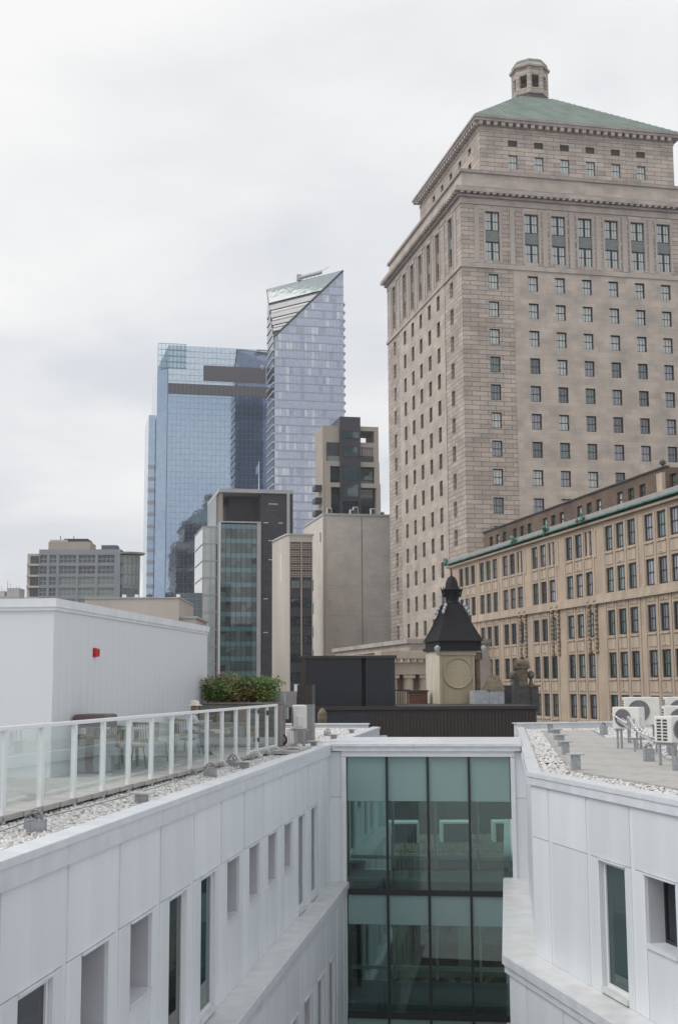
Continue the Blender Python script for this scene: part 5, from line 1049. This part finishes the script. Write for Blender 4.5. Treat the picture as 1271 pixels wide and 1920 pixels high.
for k in range(15): bx('floor_light_band', M['concrete'], BT, -6.05, -3.75, 5.9, 5.99, 76 - 4.1 * k - 1.3, 76 - 4.1 * k)
t = thing('roof_crane', 'window cleaning cradle on top of the blue glass tower', 'crane', Vector((-58.1, 420, 109.5)) + Matrix.Rotation(ROT_AB, 4, 'Z') @ Vector((29, -0.2, 0)), ROT_AB); MB().box(0, 4.0, 0, 1.5, 2.0, 3.0).build('arm', M['bluelines'], t); MB().lathe((3.4, 0.5, 0.3), [(0.8, 0), (1.0, 0.8), (0.8, 1.6)], 8).build('drum', M['zinc'], t); bx('track', M['bluelines'], t, -5, 3, 0, 0.3, 0.4, 0.6)
# condominium tower with slanted top
CT = thing('condo_tower', 'lilac glass condominium tower with a slanted cut away top', 'skyscraper', (-19.42, 375, 0), ROT_AB)
W_, D_ = 21.7, 15.0; zFL, zFR, zBL, zBR = 107.0, 129.3, 126.5, 118.0
MB().prism([(0, 0), (W_, 0), (W_, D_), (0, D_)], -26, zFL - 1).build('core', M['condo3'], CT)
bd = MB(); bd.quad((0, 0, 100), (W_, 0, 100), (W_, 0, zFR), (0, 0, zFL)); bd.quad((0, 0, 100), (0, D_, 100), (0, D_, zBL), (0, 0, zFL)); bd.quad((W_, 0, 100), (W_, D_, 100), (W_, D_, zBR), (W_, 0, zFR)); bd.quad((0, D_, 100), (W_, D_, 100), (W_, D_, zBR), (0, D_, zBL)); bd.quad((W_, 0, zFR), (W_, D_, zBR), (0, D_, zBL)); bd.build('upper_walls', M['condo3'], CT)
FLv, FRv, BLv = Vector((0, 0, zFL)), Vector((W_, 0, zFR)), Vector((0, D_, zBL)); nrm = (FRv - FLv).cross(BLv - FLv).normalized(); nrm = nrm if nrm.z > 0 else -nrm
def cut(t0, t1, name, mt, off=0.0):
    a, b, c, d = BLv.lerp(FLv, t0), FRv.lerp(FLv, t0), FRv.lerp(FLv, t1), BLv.lerp(FLv, t1); o_ = nrm * off
    MB().quad(a + o_, b + o_, c + o_, d + o_).quad(a + o_ - nrm * 0.3, b + o_ - nrm * 0.3, b + o_, a + o_).build(name, mt, CT)
cut(0.0, 0.985, 'cut_face', M['charcoal'], 0.0); cut(0.0, 0.30, 'roof_glazing', M['roofglass'], 0.35)
for (a, b) in ((0.36, 0.46), (0.535, 0.625), (0.70, 0.775), (0.845, 0.90)): cut(a, b, 'terrace_band', M['concrete'], 0.4)
for (a, b) in ((0.47, 0.515), (0.635, 0.675), (0.785, 0.82)): cut(a, b, 'terrace_glass', M['win_teal'], 0.2)
sm = MB(); sm.tube([FLv + nrm * 0.2, FRv + nrm * 0.2], 0.35, 5); sm.tube([BLv + nrm * 0.2, FRv + nrm * 0.2], 0.18, 5); sm.tube([BLv + nrm * 0.2, FLv + nrm * 0.2], 0.2, 5); sm.build('edge_trim', M['charcoal'], CT)
fh = 2.62; tints = {m_: MB() for m_ in ('condo1', 'condo2', 'condo3', 'condoband', 'dark')}; ncol = 19
colp = [rng.random() for _ in range(ncol)]
for f_ in range(60):
    z0 = 126.5 - fh * (f_ + 1)
    if z0 < 20: break
    for c in range(ncol):
        x0, x1 = W_ * c / ncol, W_ * (c + 1) / ncol
        if z0 + fh > zFL + (zFR - zFL) * x0 / W_: continue
        r_ = 0.6 * rng.random() + 0.4 * colp[c]; tints['condo2' if r_ < 0.28 else ('condo1' if r_ < 0.75 else 'condo3')].box(x0 + 0.05, x1 - 0.05, -0.12, -0.001, z0 + 0.42, z0 + fh - 0.03)
    xs0 = max(0.0, (z0 + 0.4 - zFL) / (zFR - zFL) * W_)
    if xs0 < W_: tints['condoband'].box(xs0, W_, -0.18, -0.122, z0 + 0.02, z0 + 0.40)
    # balconies on the right edge and the left flank
    if f_ > 1: tints['condoband'].prism([(W_, -0.1), (W_ + 0.75, 1.0), (W_ + 0.75, 9), (W_, 9)], z0, z0 + 0.5)
    yc_ = 0.0 if z0 < zFL - 2 else D_ * (z0 + 2 - zFL) / (zBL - zFL)
    if yc_ < 10: tints['condoband'].prism([(-0.45, yc_ + 1.2), (0, yc_ - 0.1), (0, 13), (-0.45, 13)], z0, z0 + 0.45); tints['dark'].box(-0.25, -0.002, yc_ + 0.2, 12.5, z0 + 0.5, z0 + fh)
for k_, b in tints.items(): tag(b.build('slab_edges' if k_ == 'condoband' else ('loggias' if k_ == 'dark' else 'glazing'), M['win_dark' if k_ == 'dark' else k_], CT), kind='stuff')
t = thing('roof_crane', 'grey maintenance crane lying along the slanted tower top', 'crane', Vector((-19.42, 375, 0)) + Matrix.Rotation(ROT_AB, 4, 'Z') @ (BLv.lerp(FRv, 0.42) + Vector((0, 0, 0.6))), ROT_AB)
sl_ = (FRv - BLv).normalized(); sm = MB(); sm.tube([Vector((0, 0, 0.8)), sl_ * 8 + Vector((0, 0, 0.9))], 0.6, 7); sm.build('boom', M['zinc'], t); MB().box(-0.6, 0.9, -0.6, 0.6, 0, 1.9).build('counterweight', M['zinc'], t)
sm = MB(); sm.tube([sl_ * 7.6 + Vector((0, 0, 1.2)), sl_ * 10.5 + Vector((0, 0, 2.0))], 0.08, 5)
for k in range(5): sm.tube([sl_ * (1.5 + 1.4 * k), sl_ * (1.5 + 1.4 * k) + Vector((0, 0, 1))], 0.12, 5)
sm.build('jib', M['zinc'], t)
# charcoal condominium with tan frames
BC = thing('condo_block', 'charcoal condominium block with stacked tan concrete frames and one open frame', 'building', (-3.9, 300, 0), ROT_AB)
X = lambda v: (v + 3.9) * 0.985
MB().box(X(0.30), X(5.5), -0.9, 10, -26, 65.9).build('central_shaft', M['charcoal'], BC)
MB().box(X(-3.85), X(0.30), 0, 10, 59.6, 63.7).build('left_head', M['tan'], BC)
def frame(name, x0, x1, z0, z1, th, y0, side):
    b = MB(); b.box(x0, x1, y0, 9, z1 - th, z1)
    b.box(x0, x0 + th, y0, 9, z0, z1 - th) if side == 'L' else b.box(x1 - th, x1, y0, 9, z0, z1 - th); b.build(name, M['tan'], BC)
frame('tan_frame', X(-3.3), X(0.30), 48.7, 54.9, 1.2, -0.45, 'L'); frame('tan_frame', X(-3.1), X(0.30), -26, 49.6, 1.1, -0.75, 'L'); frame('tan_frame', X(5.5), X(10.35), 48.7, 54.9, 1.2, -0.45, 'R'); frame('tan_frame', X(5.5), X(10.5), -26, 49.6, 1.1, -0.75, 'R')
frame('open_frame', X(5.5), X(10.3), 59.8, 63.8, 1.1, 0.0, 'R'); MB().box(X(5.5), X(10.3), 0.0, 9, 58.6, 59.8).build('right_head', M['tan'], BC); MB().box(X(9.0), X(10.3), 0, 9, 54.9, 58.6).build('right_pier', M['tan'], BC); MB().box(X(-3.85), X(-2.9), 0, 9, -26, 59.6).build('left_pier', M['tan'], BC)
MB().box(X(-2.9), X(9.0), 0.9, 9, -26, 59.6).build('glazed_core', M['win_dark'], BC)
for (a, b, z0, z1) in ((0.6, 5.2, 60.5, 62.3), (0.9, 4.9, 56.0, 58.6), (0.9, 4.9, 50.2, 53.8), (0.9, 4.9, 46.0, 49.4), (0.9, 4.9, 41.0, 45.2), (0.9, 4.9, 36.0, 40.2)): window(BC, (X((a + b) / 2), -1.02, z0), 'y', round((b - a) * 0.985, 2), round(z1 - z0, 2), M['win_teal'] if z0 > 45 else M['win_dark'], 2, rail=False)
for k in range(5):
    for (a, b) in ((-2.1, 0.2), (5.6, 9.0)): window(BC, (X((a + b) / 2), 0.75, 51.0 - 3.4 * k if k else 50.6), 'y', round((b - a) * 0.985, 2), 2.9, M['win_dark'] if k % 2 else M['win_teal'], 3)
bx('left_loggia', M['charcoal'], BC, X(-2.9), X(0.3), -0.2, 0.89, 55.0, 59.5); bx('loggia_rail', M['win_tealpale'], BC, X(-2.7), X(0.3), -0.3, -0.21, 54.95, 56.2)
for k in range(8): bx('loggia_post', M['tan'], BC, X(5.7) + 0.42 * k, X(5.7) + 0.42 * k + 0.2, -0.1, 0.3, 56.4, 58.4)
bx('loggia_base', M['charcoal'], BC, X(5.5), X(9.0), -0.15, 0.6, 54.95, 56.3)
for k in range(6): bx('balcony', M['charcoal'], BC, X(-5.5), X(-3.86), 1.0, 5, 48 - 3.1 * k, 49.2 - 3.1 * k)
# far left apartment block
AP = thing('apartment_block', 'grey apartment block with wide gridded windows and a curved corner bay', 'building', (-59.9, 250, 0), 0.03)
orow = [25.65, 23.45, 21.25, 19.05, 16.85]; ocol = [(0.1, 1.6), (2.05, 3.45), (4.0, 7.4), (7.85, 11.2), (11.65, 15.0)]
sc_ = 1.0
oo = [(a * sc_, b * sc_, z, z + 1.65, 0.25) for (a, b) in ocol for z in orow]
mb = MB(); wall(mb, 'y', 0, 0, 16.2, -26, 28.4, oo, 0.35, 1); mb.quad((0, 0, 28.4), (16.2, 0, 28.4), (16.2, 14, 28.4), (0, 14, 28.4)); mb.build('wall', M['greyclad'], AP)
for i, o in enumerate(oo):
    r_ = i % 5; window(AP, ((o[0] + o[1]) / 2, 0.2, o[2]), 'y', round(o[1] - o[0], 3), round(o[3] - o[2], 3), M['win_tealpale'] if (r_ >= 2 and i >= 10) else (M['win_dark'] if rng.random() < 0.6 else M['win_teal']), 2 if o[1] - o[0] < 2 else 4, M['concrete'], fr=0.07, bar=0.07)
MB().lathe((17.4, 2.6, -26), [(2.35, 0), (2.35, 53.2)], 20).build('corner_bay', M['greyclad'], AP); MB().lathe((17.6, 2.4, 27.5), [(3.0, 0), (3.2, 0.35)], 20).build('bay_roof', M['taupe'], AP)
for z in orow:
    b = MB()
    for k in range(7):
        a = math.pi + 0.5 + k * 0.33; b.box(17.4 + 2.36 * math.cos(a) - 0.32, 17.4 + 2.36 * math.cos(a) + 0.32, 2.6 + 2.36 * math.sin(a) - 0.08, 2.6 + 2.36 * math.sin(a) + 0.06, z, z + 1.65)
    b.build('bay_window', M['win_teal'] if z < 20 else M['win_tealpale'], AP)
MB().box(-2.6, -0.001, 1.5, 12, -26, 27.7).build('left_wing', M['taupe'], AP)
for z in orow: bx('balcony', M['taupe'], AP, -2.4, 0, 0.0, 1.49, z - 0.5, z - 0.1); bx('balcony_window', M['win_dark'], AP, -2.0, -0.2, 1.40, 1.49, z, z + 1.6)
bx('penthouse', M['tan'], AP, 1.2, 9.6, 3, 10, 28.4, 30.3); bx('roof_plant', M['slate'], AP, 4.2, 9.0, 3.5, 9, 30.3, 30.95); bx('roof_plant', M['concrete'], AP, 1.5, 5.0, 3.2, 6, 30.3, 30.7); bx('glass_lantern', M['win_teal'], AP, 12.1, 15.2, 1.5, 5, 28.4, 29.4)
for x in (3.4, 6.1): MB().cyl((x, 4, 30.3), (x, 4, 31.6), 0.08, 6).build('vent_pipe', M['slate'], AP)
LG = thing('low_grey_building', 'low flat grey building roof beyond the white stair house', 'building', (-24.3, 120, 0), 0.0); MB().box(0, 9.0, 0, 12, -26, 9.7).build('wall', M['taupe'], LG); bx('coping', M['concrete'], LG, -0.1, 9.1, -0.1, 12, 9.7, 9.82); MB().box(9.0, 10.6, 0.5, 10, -26, 7.8).build('annex', M['taupe'], LG); bx('annex_coping', M['concrete'], LG, 9.0, 10.75, 0.35, 10, 7.8, 8.0)
for k, x in enumerate((3.4, 4.6, 8.6)): MB().lathe((-24.3 + x, 121, 9.75), [(0.1, 0), (0.1, 0.25), (0.25, 0.28), (0.25, 0.42)], 8).build('roof_cowl', M['white'], LG if False else None) if False else bx('roof_cowl', M['white'], LG, x, x + 0.35, 1, 1.4, 9.82, 10.15)
TB = thing('dark_glass_block', 'dark teal glass block glimpsed between the grey roof and the office annex', 'building', (-26.2, 200, 0), ROT_AB); MB().box(0.4, 4.4, 0, 10, -26, 16.0).build('glass_wall', M['win_teal'], TB)
for k in range(1, 6): bx('mullion', M['bluelines'], TB, 0.7 * k, 0.7 * k + 0.06, -0.05, -0.001, -26, 16.0)
for k in range(8): bx('transom', M['bluelines'], TB, 0.4, 4.4, -0.04, -0.002, 15 - 1.6 * k, 15.08 - 1.6 * k)
AN = thing('antenna_building', 'small white rooftop bristling with thin antennas in the distance', 'building', (-84, 300, 0), 0); MB().box(-6, 7.6, 0, 10, -26, 22.6).build('wall', M['concrete'], AN); bx('plant_room', M['concrete'], AN, 4.4, 7.4, 1, 6, 22.6, 24.6); bx('roof_box', M['taupe'], AN, 0.5, 3.8, 1, 5, 22.6, 23.9)
for k in range(14): x = -2 + 0.7 * k; MB().cyl((x, 2, 22.6), (x, 2, 24.5 + random.uniform(0, 2.2)), 0.06, 5).build('antenna', M['zinc'] if k % 3 else M['red'], AN)
for z in (14, 17.5, 20.5): bx('window_strip', M['win_dark'], AN, 6.2, 7.4, -0.03, -0.001, z, z + 1.2)

mt, n_, l_, b_ = nmat('haze_air'); n_.remove(b_); pv = n_.new('ShaderNodeVolumePrincipled'); pv.inputs['Density'].default_value = HAZE; pv.inputs['Color'].default_value = (0.92, 0.95, 1.0, 1); pv.inputs['Anisotropy'].default_value = 0.2
l_.new(pv.outputs[0], n_['Material Output'].inputs['Volume'])
if HAZE > 0: tag(MB().box(-410, 410, -70, 910, -27, 136).build('haze', mt), kind='stuff')
print('objects', len(bpy.data.objects))
